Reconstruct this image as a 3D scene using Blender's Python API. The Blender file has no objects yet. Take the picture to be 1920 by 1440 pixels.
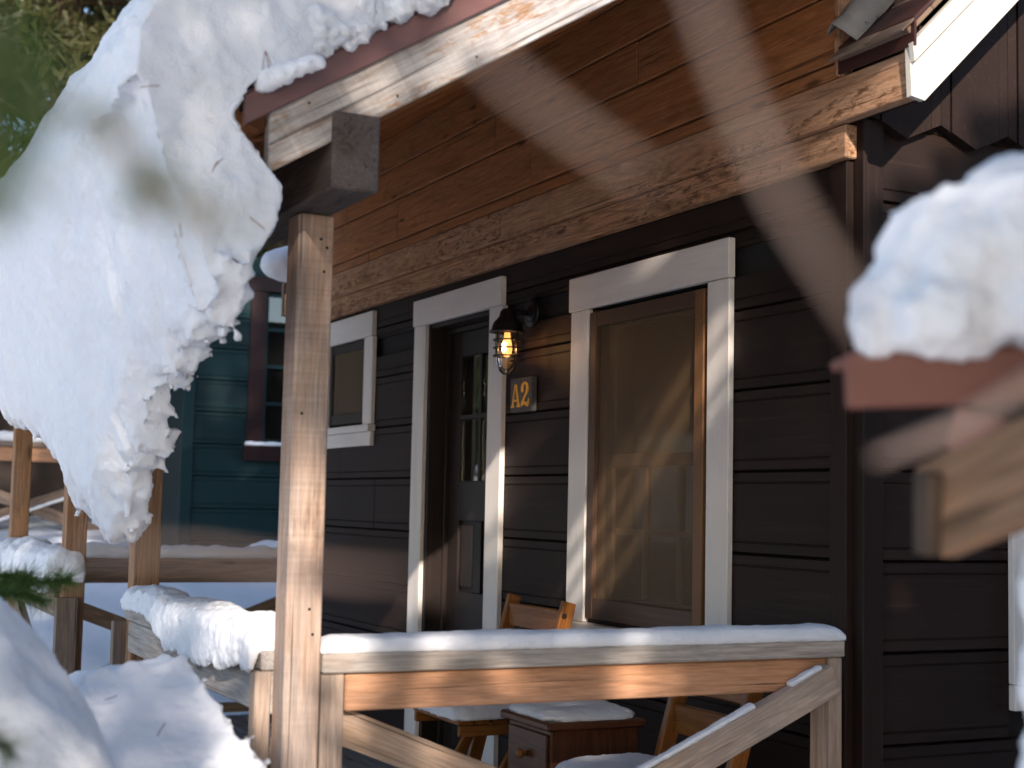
import bpy, bmesh, math, random
import numpy as np
from mathutils import Vector, Matrix, noise
random.seed(7); rng = np.random.default_rng(7)
S = bpy.context.scene
COL = S.collection
rad = math.radians

# ------------------------------------------------------------------ camera, sky, sun, exposure
SUN = Vector((0.887, -0.287, 0.361)).normalized()
cd = bpy.data.cameras.new('camera'); cam = bpy.data.objects.new('camera', cd); COL.objects.link(cam)
cd.sensor_width = 36.0; cd.lens = 52.0; cd.clip_start = 0.02; cd.clip_end = 600
Rr, Uu, Ff = Vector((.441, .897, .021)), Vector((.064, -.055, .996)), Vector((-.895, .438, .0815))
Ff.normalize(); Rr = (Rr - Ff * Rr.dot(Ff)).normalized(); Uu = Rr.cross(Ff)
cam.matrix_world = Matrix(((Rr.x, Uu.x, -Ff.x, 3.482), (Rr.y, Uu.y, -Ff.y, -2.85), (Rr.z, Uu.z, -Ff.z, 1.22), (0, 0, 0, 1)))
cd.dof.use_dof = True; cd.dof.focus_distance = 5.1; cd.dof.aperture_fstop = 3.2; cd.dof.aperture_blades = 9
S.camera = cam
W = bpy.data.worlds.new('World'); S.world = W; W.use_nodes = True
nt = W.node_tree; nt.nodes.clear()
sky = nt.nodes.new('ShaderNodeTexSky'); sky.sky_type = 'NISHITA'; sky.sun_disc = False
sky.sun_elevation = math.asin(SUN.z); sky.sun_rotation = math.atan2(SUN.x, SUN.y)
sky.altitude = 1500; sky.air_density = 1.0; sky.dust_density = 2.0; sky.ozone_density = 1.0
bg = nt.nodes.new('ShaderNodeBackground'); bg.inputs[1].default_value = 0.15
wo = nt.nodes.new('ShaderNodeOutputWorld')
nt.links.new(sky.outputs[0], bg.inputs[0]); nt.links.new(bg.outputs[0], wo.inputs[0])
sl = bpy.data.lights.new('sun', 'SUN'); sl.energy = 3.9; sl.angle = rad(0.5); sl.color = (1.0, .885, .78)
so = bpy.data.objects.new('sun', sl); COL.objects.link(so); so.location = (8, -3, 6)
so.rotation_euler = (-SUN).to_track_quat('-Z', 'Y').to_euler()
S.view_settings.view_transform = 'Standard'; S.view_settings.look = 'None'
S.view_settings.exposure = 0.93; S.view_settings.gamma = 1.0; S.view_settings.use_curve_mapping = False
S.cycles.use_denoising = True; S.cycles.max_bounces = 8; S.cycles.transparent_max_bounces = 12
S.cycles.sample_clamp_indirect = 6.0

# ------------------------------------------------------------------ materials
class NB:
    def __init__(s, name):
        s.m = bpy.data.materials.new(name); s.m.use_nodes = True; s.t = s.m.node_tree
        s.b = s.t.nodes['Principled BSDF']; s.o = s.t.nodes['Material Output']
    def n(s, typ, **kw):
        x = s.t.nodes.new(typ)
        for k, v in kw.items():
            if k.startswith('i_'): x.inputs[k[2:].replace('_', ' ')].default_value = v
            else: setattr(x, k, v)
        return x
    def l(s, a, b): s.t.links.new(a, b)
    def coords(s, scale, rnd=True):
        tc = s.n('ShaderNodeTexCoord'); out = tc.outputs['Object']
        if rnd:
            oi = s.n('ShaderNodeObjectInfo'); mu = s.n('ShaderNodeVectorMath', operation='SCALE')
            cx = s.n('ShaderNodeCombineXYZ'); s.l(oi.outputs['Random'], cx.inputs[0]); s.l(oi.outputs['Random'], cx.inputs[1]); s.l(oi.outputs['Random'], cx.inputs[2])
            s.l(cx.outputs[0], mu.inputs[0]); mu.inputs['Scale'].default_value = 7.3
            ad = s.n('ShaderNodeVectorMath', operation='ADD'); s.l(out, ad.inputs[0]); s.l(mu.outputs[0], ad.inputs[1]); out = ad.outputs[0]
        mp = s.n('ShaderNodeMapping'); mp.inputs['Scale'].default_value = scale; s.l(out, mp.inputs[0]); return mp.outputs[0]
    def noise(s, scale, detail=4, rough=.6, dist=0, rnd=True, k=1.0):
        x = s.n('ShaderNodeTexNoise'); x.inputs['Scale'].default_value = k; x.inputs['Detail'].default_value = detail
        x.inputs['Roughness'].default_value = rough; x.inputs['Distortion'].default_value = dist
        s.l(s.coords(scale, rnd), x.inputs['Vector']); return x.outputs['Fac']
    def ramp(s, fac, stops):
        r = s.n('ShaderNodeValToRGB'); e = r.color_ramp.elements
        while len(e) < len(stops): e.new(.5)
        for i, (p, c) in enumerate(stops):
            e[i].position = p; e[i].color = (*c, 1) if len(c) == 3 else c
        s.l(fac, r.inputs[0]); return r.outputs[0]
    def mix(s, fac, a, b, mode='MIX'):
        m = s.n('ShaderNodeMix', data_type='RGBA', blend_type=mode)
        for sock, v in ((m.inputs[0], fac), (m.inputs[6], a), (m.inputs[7], b)):
            if hasattr(v, 'links'): s.l(v, sock)
            elif isinstance(v, (int, float)): sock.default_value = v
            else: sock.default_value = (*v, 1)
        return m.outputs[2]
    def math(s, op, a, b=0):
        m = s.n('ShaderNodeMath', operation=op)
        for i, v in enumerate((a, b)):
            if hasattr(v, 'links'): s.l(v, m.inputs[i])
            else: m.inputs[i].default_value = v
        return m.outputs[0]
    def bump(s, h, strength=.3, dist=.003):
        b = s.n('ShaderNodeBump'); b.inputs['Strength'].default_value = strength; b.inputs['Distance'].default_value = dist
        s.l(h, b.inputs['Height']); s.l(b.outputs[0], s.b.inputs['Normal'])
    def col(s, c):
        if hasattr(c, 'links'): s.l(c, s.b.inputs['Base Color'])
        else: s.b.inputs['Base Color'].default_value = (*c, 1)
    def p(s, **kw):
        for k, v in kw.items(): s.b.inputs[k.replace('_', ' ')].default_value = v
        return s

def lin(r, g, b): return tuple(((c / 255) / 12.92 if c / 255 <= .04045 else ((c / 255 + .055) / 1.055) ** 2.4) for c in (r, g, b))
BW = ((0, 0, 0), (1, 1, 1))

def wood(name, a, b, grey, greyamt, dark=(.06, .035, .022), darkamt=.5, rough=.75, saw=0.0, rings=.35, stain=None, bump=.35):
    """weathered board: grain along local X"""
    m = NB(name)
    g = m.noise((1.6, 42, 42), 6, .65)
    c = m.ramp(g, [(.32, a), (.68, b)])
    fld = m.noise((.55, 7, 7), 2, .5, .3)
    rg = m.math('SINE', m.math('MULTIPLY', fld, 95.0)); rg = m.math('MULTIPLY_ADD', rg, .5); 
    rgm = m.ramp(rg, [(.15, (1, 1, 1)), (.6, (0, 0, 0))])
    c = m.mix(m.math('MULTIPLY', rgm, rings), c, tuple(x * .45 for x in a))
    gb = m.noise((1.1, 5, 5), 5, .62, .4)
    c = m.mix(m.math('MULTIPLY', m.ramp(gb, [(.40, (0, 0, 0)), (.62, (1, 1, 1))]), greyamt), c, grey)
    db = m.noise((2.3, 9, 9), 6, .7, .6)
    c = m.mix(m.math('MULTIPLY', m.ramp(db, [(.55, (0, 0, 0)), (.72, (1, 1, 1))]), darkamt), c, dark)
    if stain:
        sb = m.noise((15, 70, 55), 5, .7, .8); sz = m.noise((.8, 14, 16), 3, .6, .4)
        sm = m.math('MULTIPLY', m.ramp(sb, [(.485, (0, 0, 0)), (.60, (1, 1, 1))]), m.ramp(sz, [(.42, (0, 0, 0)), (.55, (1, 1, 1))]))
        c = m.mix(m.math('MULTIPLY', sm, .85), c, stain)
    v = m.n('ShaderNodeTexVoronoi'); m.l(m.coords((2.2, 9, 9)), v.inputs['Vector']); v.inputs['Scale'].default_value = 1.0
    kn = m.ramp(v.outputs['Distance'], [(.05, (1, 1, 1)), (.13, (0, 0, 0))])
    c = m.mix(m.math('MULTIPLY', kn, .75), c, tuple(x * .5 for x in dark))
    ck = m.ramp(m.noise((1.3, 95, 95), 3, .5, .15), [(.655, (0, 0, 0)), (.70, (1, 1, 1))])
    c = m.mix(m.math('MULTIPLY', ck, .7), c, tuple(x * .4 for x in dark))
    fg = m.ramp(m.noise((9, 160, 160), 3, .7), [(.3, (.72, .72, .72)), (.7, (1.22, 1.22, 1.22))]); c = m.mix(1.0, c, fg, 'MULTIPLY')
    h = m.math('ADD', m.noise((2, 75, 75), 4, .6), m.math('MULTIPLY', rgm, -.3)); h = m.math('ADD', h, m.math('MULTIPLY', ck, -.8))
    m.p(Roughness=rough); m.b.inputs['Specular IOR Level'].default_value = .25
    if saw:
        wv = m.noise((88, 2.2, 2.2), 3, .6, .25); wz = m.ramp(m.noise((1.4, 3, 3), 3), [(.42, (0, 0, 0)), (.58, (1, 1, 1))]); wf = m.math('MULTIPLY', m.math('ADD', wv, -.5), wz)
        h = m.math('ADD', h, m.math('MULTIPLY', wf, saw * 1.6))
        c = m.mix(1.0, c, m.ramp(m.math('ADD', wf, .5), [(.3, (1 - .30 * saw,) * 3), (.7, (1 + .30 * saw,) * 3)]), 'MULTIPLY')
    m.col(c); m.bump(h, bump, .003); return m.m

M = {}
M['post'] = wood('weathered_post_wood', (.42, .25, .155), (.55, .36, .24), (.36, .31, .28), .75, (.10, .066, .048), .7, saw=.45, rings=.3)
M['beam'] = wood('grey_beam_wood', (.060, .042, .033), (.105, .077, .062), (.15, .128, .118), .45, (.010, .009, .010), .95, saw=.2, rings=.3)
M['rake'] = wood('silvered_rake_wood', (.38, .33, .29), (.50, .45, .41), (.40, .395, .40), .9, (.15, .135, .13), .75, saw=.4, rings=.12, stain=(.30, .16, .075))
M['soffit'] = wood('orange_soffit_wood', (.40, .148, .048), (.54, .225, .078), (.30, .155, .088), .3, (.11, .040, .014), .55, rough=.6, rings=.22)
M['fascia'] = wood('rough_fascia_wood', (.50, .245, .12), (.64, .35, .19), (.52, .33, .22), .5, (.11, .05, .025), .65, saw=.25, rings=.3, stain=(.13, .060, .024))
M['frieze'] = wood('frieze_wood', (.50, .245, .124), (.62, .34, .18), (.51, .32, .21), .5, (.10, .048, .025), .65, saw=.35, rings=.55, stain=(.13, .06, .028))
M['cap'] = wood('grey_cap_wood', (.36, .29, .23), (.48, .40, .33), (.40, .38, .36), .85, (.16, .10, .07), .5, rings=.4)
M['rail'] = wood('orange_rail_wood', (.50, .235, .115), (.60, .32, .18), (.42, .27, .19), .30, (.20, .085, .04), .35, rings=.3, rough=.6)
M['brace'] = wood('tan_brace_wood', (.42, .27, .17), (.52, .36, .25), (.40, .34, .30), .6, (.16, .09, .055), .4, rings=.4)
M['chair'] = wood('varnished_chair_wood', (.25, .088, .019), (.33, .13, .032), (.21, .08, .026), .3, (.2, .07, .02), .3, rough=.3, rings=.3, bump=.1)
M['stand'] = wood('red_brown_nightstand_wood', (.115, .040, .018), (.155, .058, .026), (.10, .045, .025), .3, (.05, .02, .01), .4, rough=.35, rings=.35, bump=.12)
M['floor'] = wood('grey_deck_wood', (.20, .18, .17), (.28, .26, .25), (.26, .26, .27), .8, (.09, .08, .08), .6, rings=.3)
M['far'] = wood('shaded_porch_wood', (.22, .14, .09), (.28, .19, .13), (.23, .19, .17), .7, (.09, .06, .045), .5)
M['farpost'] = wood('orange_post_wood', (.33, .165, .075), (.42, .23, .12), (.30, .21, .15), .45, (.13, .07, .04), .5, saw=.3)
M['near'] = wood('near_rafter_wood', (.21, .112, .060), (.27, .155, .088), (.20, .13, .088), .5, (.15, .09, .05), .4)
M['rawend'] = wood('cut_end_wood', (.045, .028, .017), (.07, .046, .03), (.06, .045, .035), .5)

def paint(name, base, var, rough=.55, bump=.35, chips=None, chipcol=None, spec=.3, grain=(3, 60, 60)):
    m = NB(name)
    n1 = m.noise((1.2, 3, 3), 5, .6); c = m.ramp(n1, [(.3, base), (.7, var)])
    g = m.noise(grain, 5, .7, .2)
    c = m.mix(m.math('MULTIPLY', m.ramp(g, [(.58, (0, 0, 0)), (.75, (1, 1, 1))]), .35), c, tuple(x * .5 for x in base))
    ls = m.noise((1.5, 70, 70), 4, .6, .1); c = m.mix(m.math('MULTIPLY', m.ramp(ls, [(.56, (0, 0, 0)), (.70, (1, 1, 1))]), .55), c, tuple(min(1, x * 1.7) for x in var)) if base[0] < .1 else c
    oi = m.n('ShaderNodeObjectInfo'); c = m.mix(1.0, c, m.ramp(oi.outputs['Random'], [(0, (.80, .79, .78)), (1, (1.16, 1.15, 1.13))]), 'MULTIPLY') if base[0] < .1 else m.mix(m.math('MULTIPLY', m.ramp(m.noise((1.6, 10, 10), 5, .7, .5), [(.50, (0, 0, 0)), (.70, (1, 1, 1))]), .22), c, tuple(x * .55 for x in base))
    if chips:
        ch = m.noise((9, 14, 14), 6, .75); c = m.mix(m.ramp(ch, [(chips, (0, 0, 0)), (chips + .02, (1, 1, 1))]), c, chipcol)
    m.col(c); m.p(Roughness=rough); m.b.inputs['Specular IOR Level'].default_value = spec
    m.bump(g, bump, .002); return m.m
M['brown'] = paint('dark_brown_wall_paint', (.0178, .0094, .0071), (.0255, .0147, .0113), .62, .6, .745, (.075, .055, .044), .2)
M['brown_door'] = paint('dark_brown_door_paint', (.0175, .0108, .0085), (.024, .0155, .0125), .45, .2, spec=.3)
M['white'] = paint('aged_white_trim_paint', (.77, .705, .65), (.84, .775, .715), .5, .4, .735, (.22, .15, .11))
M['barge'] = paint('white_barge_paint', (.64, .60, .53), (.72, .68, .61), .5, .3, .70, (.35, .30, .22))
M['teal'] = paint('dark_teal_paint', (.0032, .0195, .0228), (.0048, .0255, .029), .6, .3)
M['maroon'] = paint('maroon_trim_paint', (.017, .0055, .0055), (.023, .008, .008), .5, .2)
M['screenframe'] = paint('brown_screen_frame_paint', (.075, .040, .025), (.10, .055, .034), .5, .3)
M['edging'] = paint('red_brown_metal_edging', (.15, .072, .066), (.19, .095, .086), .38, .05, spec=.5)
M['nearedge'] = paint('dark_red_brown_edging', (.155, .056, .040), (.20, .082, .060), .5, .1)
M['drip'] = paint('dark_drip_metal', (.045, .018, .015), (.06, .024, .02), .45, .05, spec=.5)
M['signboard'] = paint('charcoal_sign_paint', (.075, .072, .07), (.09, .086, .084), .5, .15)
M['sashbrown'] = paint('warm_brown_sash_paint', (.085, .046, .028), (.11, .062, .038), .5, .2)
M['stilelit'] = paint('sunlit_stile_paint', (.17, .075, .028), (.22, .105, .042), .5, .3)  # right screen stile: orange of its sunlit side put into the colour
M['yellow'] = paint('yellow_letter_paint', (.78, .40, .035), (.82, .44, .05), .45, .1)
M['shingle'] = paint('brown_shingle', (.17, .11, .075), (.26, .18, .13), .9, .5, grain=(30, 30, 30))
M['bark'] = paint('pine_bark', (.07, .042, .028), (.12, .075, .05), .95, .9, grain=(4, 14, 14))
M['twig'] = paint('tan_twig_bark', (.50, .33, .25), (.58, .41, .32), .8, .3)
M['litter'] = paint('fallen_needle_brown', (.16, .05, .02), (.22, .08, .03), .7, .1)
M['cone'] = paint('cone_scale_brown', (.06, .03, .018), (.09, .05, .03), .8, .4)

def plain(name, c, rough=.5, metal=0., spec=.5):
    m = NB(name); n = m.noise((8, 8, 8), 4); m.col(m.ramp(n, [(.3, tuple(x * .8 for x in c)), (.7, tuple(min(1, x * 1.15) for x in c))]))
    m.p(Roughness=rough, Metallic=metal); m.b.inputs['Specular IOR Level'].default_value = spec; return m.m
M['black'] = plain('black_lamp_metal', (.012, .011, .012), .45, .0, .5)
M['steel'] = paint('dull_grey_flashing', (.20, .18, .16), (.36, .335, .31), .7, .3, .60, (.14, .10, .08))
M['brass'] = plain('dark_bolt_metal', (.09, .07, .055), .35, .8)
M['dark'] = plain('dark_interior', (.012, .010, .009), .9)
M['curtain'] = plain('dim_curtain', (.05, .04, .032), .9)
M['oldsnowwall'] = plain('far_dark_shed', (.05, .035, .028), .8)

def snowmat():
    m = NB('snow')
    n = m.noise((7, 7, 7), 6, .65, rnd=False); c = m.ramp(n, [(.3, (.835, .845, .885)), (.7, (.905, .91, .93))])
    d = m.noise((38, 38, 38), 3, .6, rnd=False); c = m.mix(m.math('MULTIPLY', m.ramp(d, [(.70, (0, 0, 0)), (.78, (1, 1, 1))]), .18), c, (.55, .50, .46))
    m.col(c); m.p(Roughness=.6); m.b.inputs['Specular IOR Level'].default_value = .35
    m.b.inputs['Subsurface Weight'].default_value = .55; m.b.inputs['Subsurface Radius'].default_value = (1.0, 1.0, 1.0); m.b.inputs['Subsurface Scale'].default_value = .018
    h = m.math('ADD', m.noise((55, 55, 55), 6, .7, rnd=False), m.math('MULTIPLY', m.noise((260, 260, 260), 2, .6, rnd=False), .6))
    m.bump(h, .75, .006); return m.m
M['snow'] = snowmat()

def needles(name, a, b):
    m = NB(name); n = m.noise((2.5, 2.5, 2.5), 4); m.col(m.ramp(n, [(.3, a), (.7, b)])); m.p(Roughness=.5)
    tr = m.n('ShaderNodeBsdfTranslucent'); tr.inputs[0].default_value = (*b, 1); mx = m.n('ShaderNodeMixShader'); mx.inputs[0].default_value = .25
    m.l(m.b.outputs[0], mx.inputs[1]); m.l(tr.outputs[0], mx.inputs[2]); m.l(mx.outputs[0], m.o.inputs[0]); return m.m
M['needle'] = needles('green_pine_needles', (.035, .062, .018), (.075, .115, .030))
M['needle2'] = needles('near_green_needles', (.075, .14, .022), (.13, .21, .04))
M['needle3'] = needles('olive_pine_needles', (.040, .052, .02), (.095, .088, .03))

def glass(name, tint=(.9, .92, .92), refl=.08, rough=.02, fr=.8):
    m = NB(name); m.t.nodes.remove(m.b)
    t = m.n('ShaderNodeBsdfTransparent'); t.inputs[0].default_value = (*tint, 1)
    g = m.n('ShaderNodeBsdfGlossy'); g.inputs['Roughness'].default_value = rough
    f = m.n('ShaderNodeLayerWeight'); f.inputs[0].default_value = .35
    fa = m.math('ADD', m.math('MULTIPLY', f.outputs['Fresnel'], fr), refl)
    mx = m.n('ShaderNodeMixShader'); m.l(fa, mx.inputs[0]); m.l(t.outputs[0], mx.inputs[1]); m.l(g.outputs[0], mx.inputs[2]); m.l(mx.outputs[0], m.o.inputs[0]); return m.m
M['glass'] = glass('window_glass', (.75, .78, .78), .06)
M['sashglass'] = glass('dim_sash_glass', (.6, .62, .62), .006, .03, .12)
M['lampglass'] = glass('clear_lamp_glass', (.97, .95, .90), .03)
def screenmat():
    m = NB('insect_screen_mesh'); m.col((.20, .122, .058)); m.p(Roughness=.55)
    n = m.noise((4, 4, 4), 4); t = m.n('ShaderNodeBsdfTransparent'); mx = m.n('ShaderNodeMixShader')
    fa = m.math('ADD', m.math('MULTIPLY', n, .10), .27); m.l(fa, mx.inputs[0]); m.l(t.outputs[0], mx.inputs[1]); m.l(m.b.outputs[0], mx.inputs[2]); m.l(mx.outputs[0], m.o.inputs[0]); return m.m
M['screen'] = screenmat()
def emis(name, c, s):
    m = NB(name); e = m.n('ShaderNodeEmission'); e.inputs[0].default_value = (*c, 1); e.inputs[1].default_value = s; m.l(e.outputs[0], m.o.inputs[0]); return m.m
M['bulb'] = emis('glowing_bulb', (1, .50, .16), 22)
M['bulbglow'] = emis('warm_bulb_glass', (1, .42, .10), 1.1)

# ------------------------------------------------------------------ builders
def tag(o, label=None, cat=None, group=None, kind=None):
    for k, v in (('label', label), ('category', cat), ('group', group), ('kind', kind)):
        if v: o[k] = v
    return o
def thing(name, loc, label, cat, group=None):
    o = bpy.data.objects.new(name, None); COL.objects.link(o); o.location = loc; o.empty_display_size = .1
    return tag(o, label, cat, group)
def link(name, me, mat, parent=None, mw=None, smooth=False):
    o = bpy.data.objects.new(name, me); COL.objects.link(o)
    if mat is not None and not me.materials: me.materials.append(mat)
    if smooth: me.polygons.foreach_set('use_smooth', [True] * len(me.polygons))
    if mw is not None: o.matrix_world = mw
    if parent is not None:
        o.parent = parent
        r = parent
        inv = Matrix.Identity(4)
        chain = []
        while r is not None: chain.append(r); r = r.parent
        tot = Matrix.Identity(4)
        for c in reversed(chain): tot = tot @ (c.matrix_parent_inverse if c.parent else Matrix.Identity(4)) @ c.matrix_basis
        o.matrix_parent_inverse = tot.inverted()
    return o
def mesh(name, v, f):
    me = bpy.data.meshes.new(name); me.from_pydata([tuple(x) for x in v], [], f); me.update(); return me
def frame_mw(a, b, up=(0, 0, 1)):
    a, b = Vector(a), Vector(b); x = (b - a).normalized(); up = Vector(up)
    y = up.cross(x)
    if y.length < 1e-4: y = Vector((0, 1, 0)).cross(x) if abs(x.y) < .9 else Vector((1, 0, 0)).cross(x)
    y.normalize(); z = x.cross(y); c = (a + b) / 2
    return Matrix(((x.x, y.x, z.x, c.x), (x.y, y.y, z.y, c.y), (x.z, y.z, z.z, c.z), (0, 0, 0, 1))), (b - a).length
_cache = {}
def boxmesh(lx, ly, lz, bev=.003, warp=0.0):
    k = (round(lx, 4), round(ly, 4), round(lz, 4), bev)
    if k in _cache and not warp: return _cache[k]
    bm = bmesh.new(); bmesh.ops.create_cube(bm, size=1)
    bmesh.ops.scale(bm, vec=(lx, ly, lz), verts=bm.verts)
    if warp:
        for v in bm.verts: v.co += Vector((0, random.uniform(-warp, warp), random.uniform(-warp, warp)))
    if bev: bmesh.ops.bevel(bm, geom=bm.edges[:], offset=min(bev, .3 * min(lx, ly, lz)), segments=1, affect='EDGES')
    me = bpy.data.meshes.new('board'); bm.to_mesh(me); bm.free(); _cache[k] = me; return me
def board(name, a, b, ly, lz, mat, parent=None, up=(0, 0, 1), bev=.003, warp=0.0):
    """a board whose grain runs a->b; lz across along 'up', ly thickness"""
    mw, L = frame_mw(a, b, up); me = boxmesh(L, ly, lz, bev, warp)
    if me.materials and me.materials[0] != mat: me = me.copy(); me.materials.clear()
    return link(name, me, mat, parent, mw)
def bx(name, x0, x1, y0, y1, z0, z1, mat, parent=None, axis='x', bev=.003, warp=0.0):
    """axis aligned box with the grain along axis"""
    c = ((x0 + x1) / 2, (y0 + y1) / 2, (z0 + z1) / 2); dx, dy, dz = abs(x1 - x0), abs(y1 - y0), abs(z1 - z0)
    if axis == 'x': return board(name, (c[0] - dx / 2, c[1], c[2]), (c[0] + dx / 2, c[1], c[2]), dy, dz, mat, parent, (0, 0, 1), bev, warp)
    if axis == 'y': return board(name, (c[0], c[1] - dy / 2, c[2]), (c[0], c[1] + dy / 2, c[2]), dx, dz, mat, parent, (0, 0, 1), bev, warp)
    return board(name, (c[0], c[1], c[2] - dz / 2), (c[0], c[1], c[2] + dz / 2), dx, dy, mat, parent, (0, 1, 0), bev, warp)
def prism(name, pts, axis, lo, hi, mat, parent=None, mw=None):
    """extrude a 2D polygon along axis"""
    n = len(pts); v = []
    for t in (lo, hi):
        for p, q in pts: v.append((t, p, q) if axis == 'x' else ((p, t, q) if axis == 'y' else (p, q, t)))
    f = [tuple(range(n)), tuple(range(2 * n - 1, n - 1, -1))] + [(i, (i + 1) % n, n + (i + 1) % n, n + i) for i in range(n)]
    me = mesh(name, v, f); bm = bmesh.new(); bm.from_mesh(me); bmesh.ops.recalc_face_normals(bm, faces=bm.faces); bm.to_mesh(me); bm.free()
    return link(name, me, mat, parent, mw)
def tubemesh(paths, seg=8):
    """paths: list of (points, radii)"""
    v, f = [], []
    for pts, rr in paths:
        pts = [Vector(p) for p in pts]; n = len(pts); base = len(v)
        rr = rr if hasattr(rr, '__len__') else [rr] * n
        prev = None
        for i, p in enumerate(pts):
            d = (pts[min(i + 1, n - 1)] - pts[max(i - 1, 0)]).normalized()
            if prev is None: prev = d.orthogonal().normalized()
            u = (prev - d * prev.dot(d)); u = u.normalized() if u.length > 1e-5 else d.orthogonal().normalized(); prev = u; w = d.cross(u)
            for k in range(seg):
                a = 2 * math.pi * k / seg; v.append(p + (u * math.cos(a) + w * math.sin(a)) * rr[i])
        for i in range(n - 1):
            for k in range(seg):
                a, b = base + i * seg + k, base + i * seg + (k + 1) % seg; f.append((a, b, b + seg, a + seg))
        f.append(tuple(base + k for k in range(seg - 1, -1, -1))); f.append(tuple(base + (n - 1) * seg + k for k in range(seg)))
    return mesh('tube', v, f)
def lathe(prof, seg=24):
    v, f = [], []
    for r, z in prof:
        for k in range(seg): a = 2 * math.pi * k / seg; v.append((r * math.cos(a), r * math.sin(a), z))
    for i in range(len(prof) - 1):
        for k in range(seg):
            a, b = i * seg + k, i * seg + (k + 1) % seg; f.append((a, b, b + seg, a + seg))
    return mesh('lathe', v, f)
_tex = {}
def clouds(sc, depth=3):
    k = (sc, depth)
    if k not in _tex:
        t = bpy.data.textures.new('snow_noise', 'CLOUDS'); t.noise_scale = sc; t.noise_depth = depth; _tex[k] = t
    return _tex[k]
def snowify(o, voxel, disp):
    r = o.modifiers.new('remesh', 'REMESH'); r.mode = 'VOXEL'; r.voxel_size = voxel; r.use_smooth_shade = True
    sm = o.modifiers.new('smooth', 'SMOOTH'); sm.iterations = 1; sm.factor = .5
    for sc, st in disp:
        d = o.modifiers.new('disp', 'DISPLACE'); d.texture = clouds(sc); d.strength = st; d.mid_level = .5; d.texture_coords = 'GLOBAL'
    return o
def loft(name, rings, mat=None, parent=None):
    """rings of equal length -> closed tube mesh with ngon caps"""
    n = len(rings[0]); v = [p for r in rings for p in r]; f = []
    for i in range(len(rings) - 1):
        for k in range(n):
            a, b = i * n + k, i * n + (k + 1) % n; f.append((a, b, b + n, a + n))
    f.append(tuple(range(n - 1, -1, -1))); f.append(tuple((len(rings) - 1) * n + k for k in range(n)))
    me = mesh(name, v, f); bm = bmesh.new(); bm.from_mesh(me); bmesh.ops.triangulate(bm, faces=[q for q in bm.faces if len(q.verts) > 4]); bmesh.ops.recalc_face_normals(bm, faces=bm.faces); bm.to_mesh(me); bm.free()
    return link(name, me, mat or M['snow'], parent)
def fn(x, y=0, z=0, oct=4): return noise.fractal(Vector((x, y, z)), .6, 2.0, oct)

# ------------------------------------------------------------------ ground (snow), rising away behind the porch
def gz(x, y):
    z = -.55
    t = min(1, max(0, (-x - 3.6) / 5.2)); z += 1.30 * t * t * (3 - 2 * t)
    if x < -8.8: z += .06 * (-8.8 - x) * (1 if x > -40 else 0) + (.06 * 31.2 if x <= -40 else 0)
    z += .07 * fn(x * .5, y * .5, 3) + .025 * fn(x * 2, y * 2, 1)
    if x > 0: z -= .02 * x
    return z
xs = sorted(set([round(-14 + i * .16, 3) for i in range(110)] + [-300, -200, -120, -80, -55, -40, -32, -26, -22, -19, -17, -15.5, 4, 5, 6.5, 9, 13, 20, 35, 60, 120, 250]))
ys = sorted(set([round(-4 + i * .16, 3) for i in range(60)] + [-250, -120, -60, -35, -20, -12, -8, -6, -5, 6.5, 8, 10, 13, 18, 25, 40, 70, 130, 260]))
v = [(x, y, gz(x, y)) for x in xs for y in ys]; ny = len(ys)
f = [(i * ny + j, (i + 1) * ny + j, (i + 1) * ny + j + 1, i * ny + j + 1) for i in range(len(xs) - 1) for j in range(ny - 1)]
g = link('snow_ground', mesh('snow_ground', v, f), M['snow'], smooth=True); tag(g, kind='structure')

# ------------------------------------------------------------------ the brown cabin
XF = -5.18            # far end of the cabin
cabin = thing('cabin', (0, 0, 0), 'dark brown plank sided cabin with white window trim behind the snowy porch', 'cabin')
WIN = (-1.619, -.772, .80, 2.003); DOOR = (-3.288, -2.545, -.02, 2.107); SW = (-4.75, -4.155, 1.63, 2.12)
OPEN = [WIN, DOOR, SW]
J0, JP = .534, .271
def siding_profile(z0, z1, lo, hi):
    b, g_ = .038, .0042
    pr = [(z0 + .002, .012), (z0 + .006, 0), (z0 + b - g_, 0), (z0 + b - .001, .005), (z0 + b + .001, .005), (z0 + b + g_, 0),
          (z1 - b - g_, 0), (z1 - b - .001, .005), (z1 - b + .001, .005), (z1 - b + g_, 0), (z1 - .006, 0), (z1 - .002, .012)]
    pts = [(min(hi, max(lo, z)), y) for z, y in pr]
    out = []
    for p in pts:
        if not out or abs(out[-1][0] - p[0]) > 1e-5: out.append(p)
    return out
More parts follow.
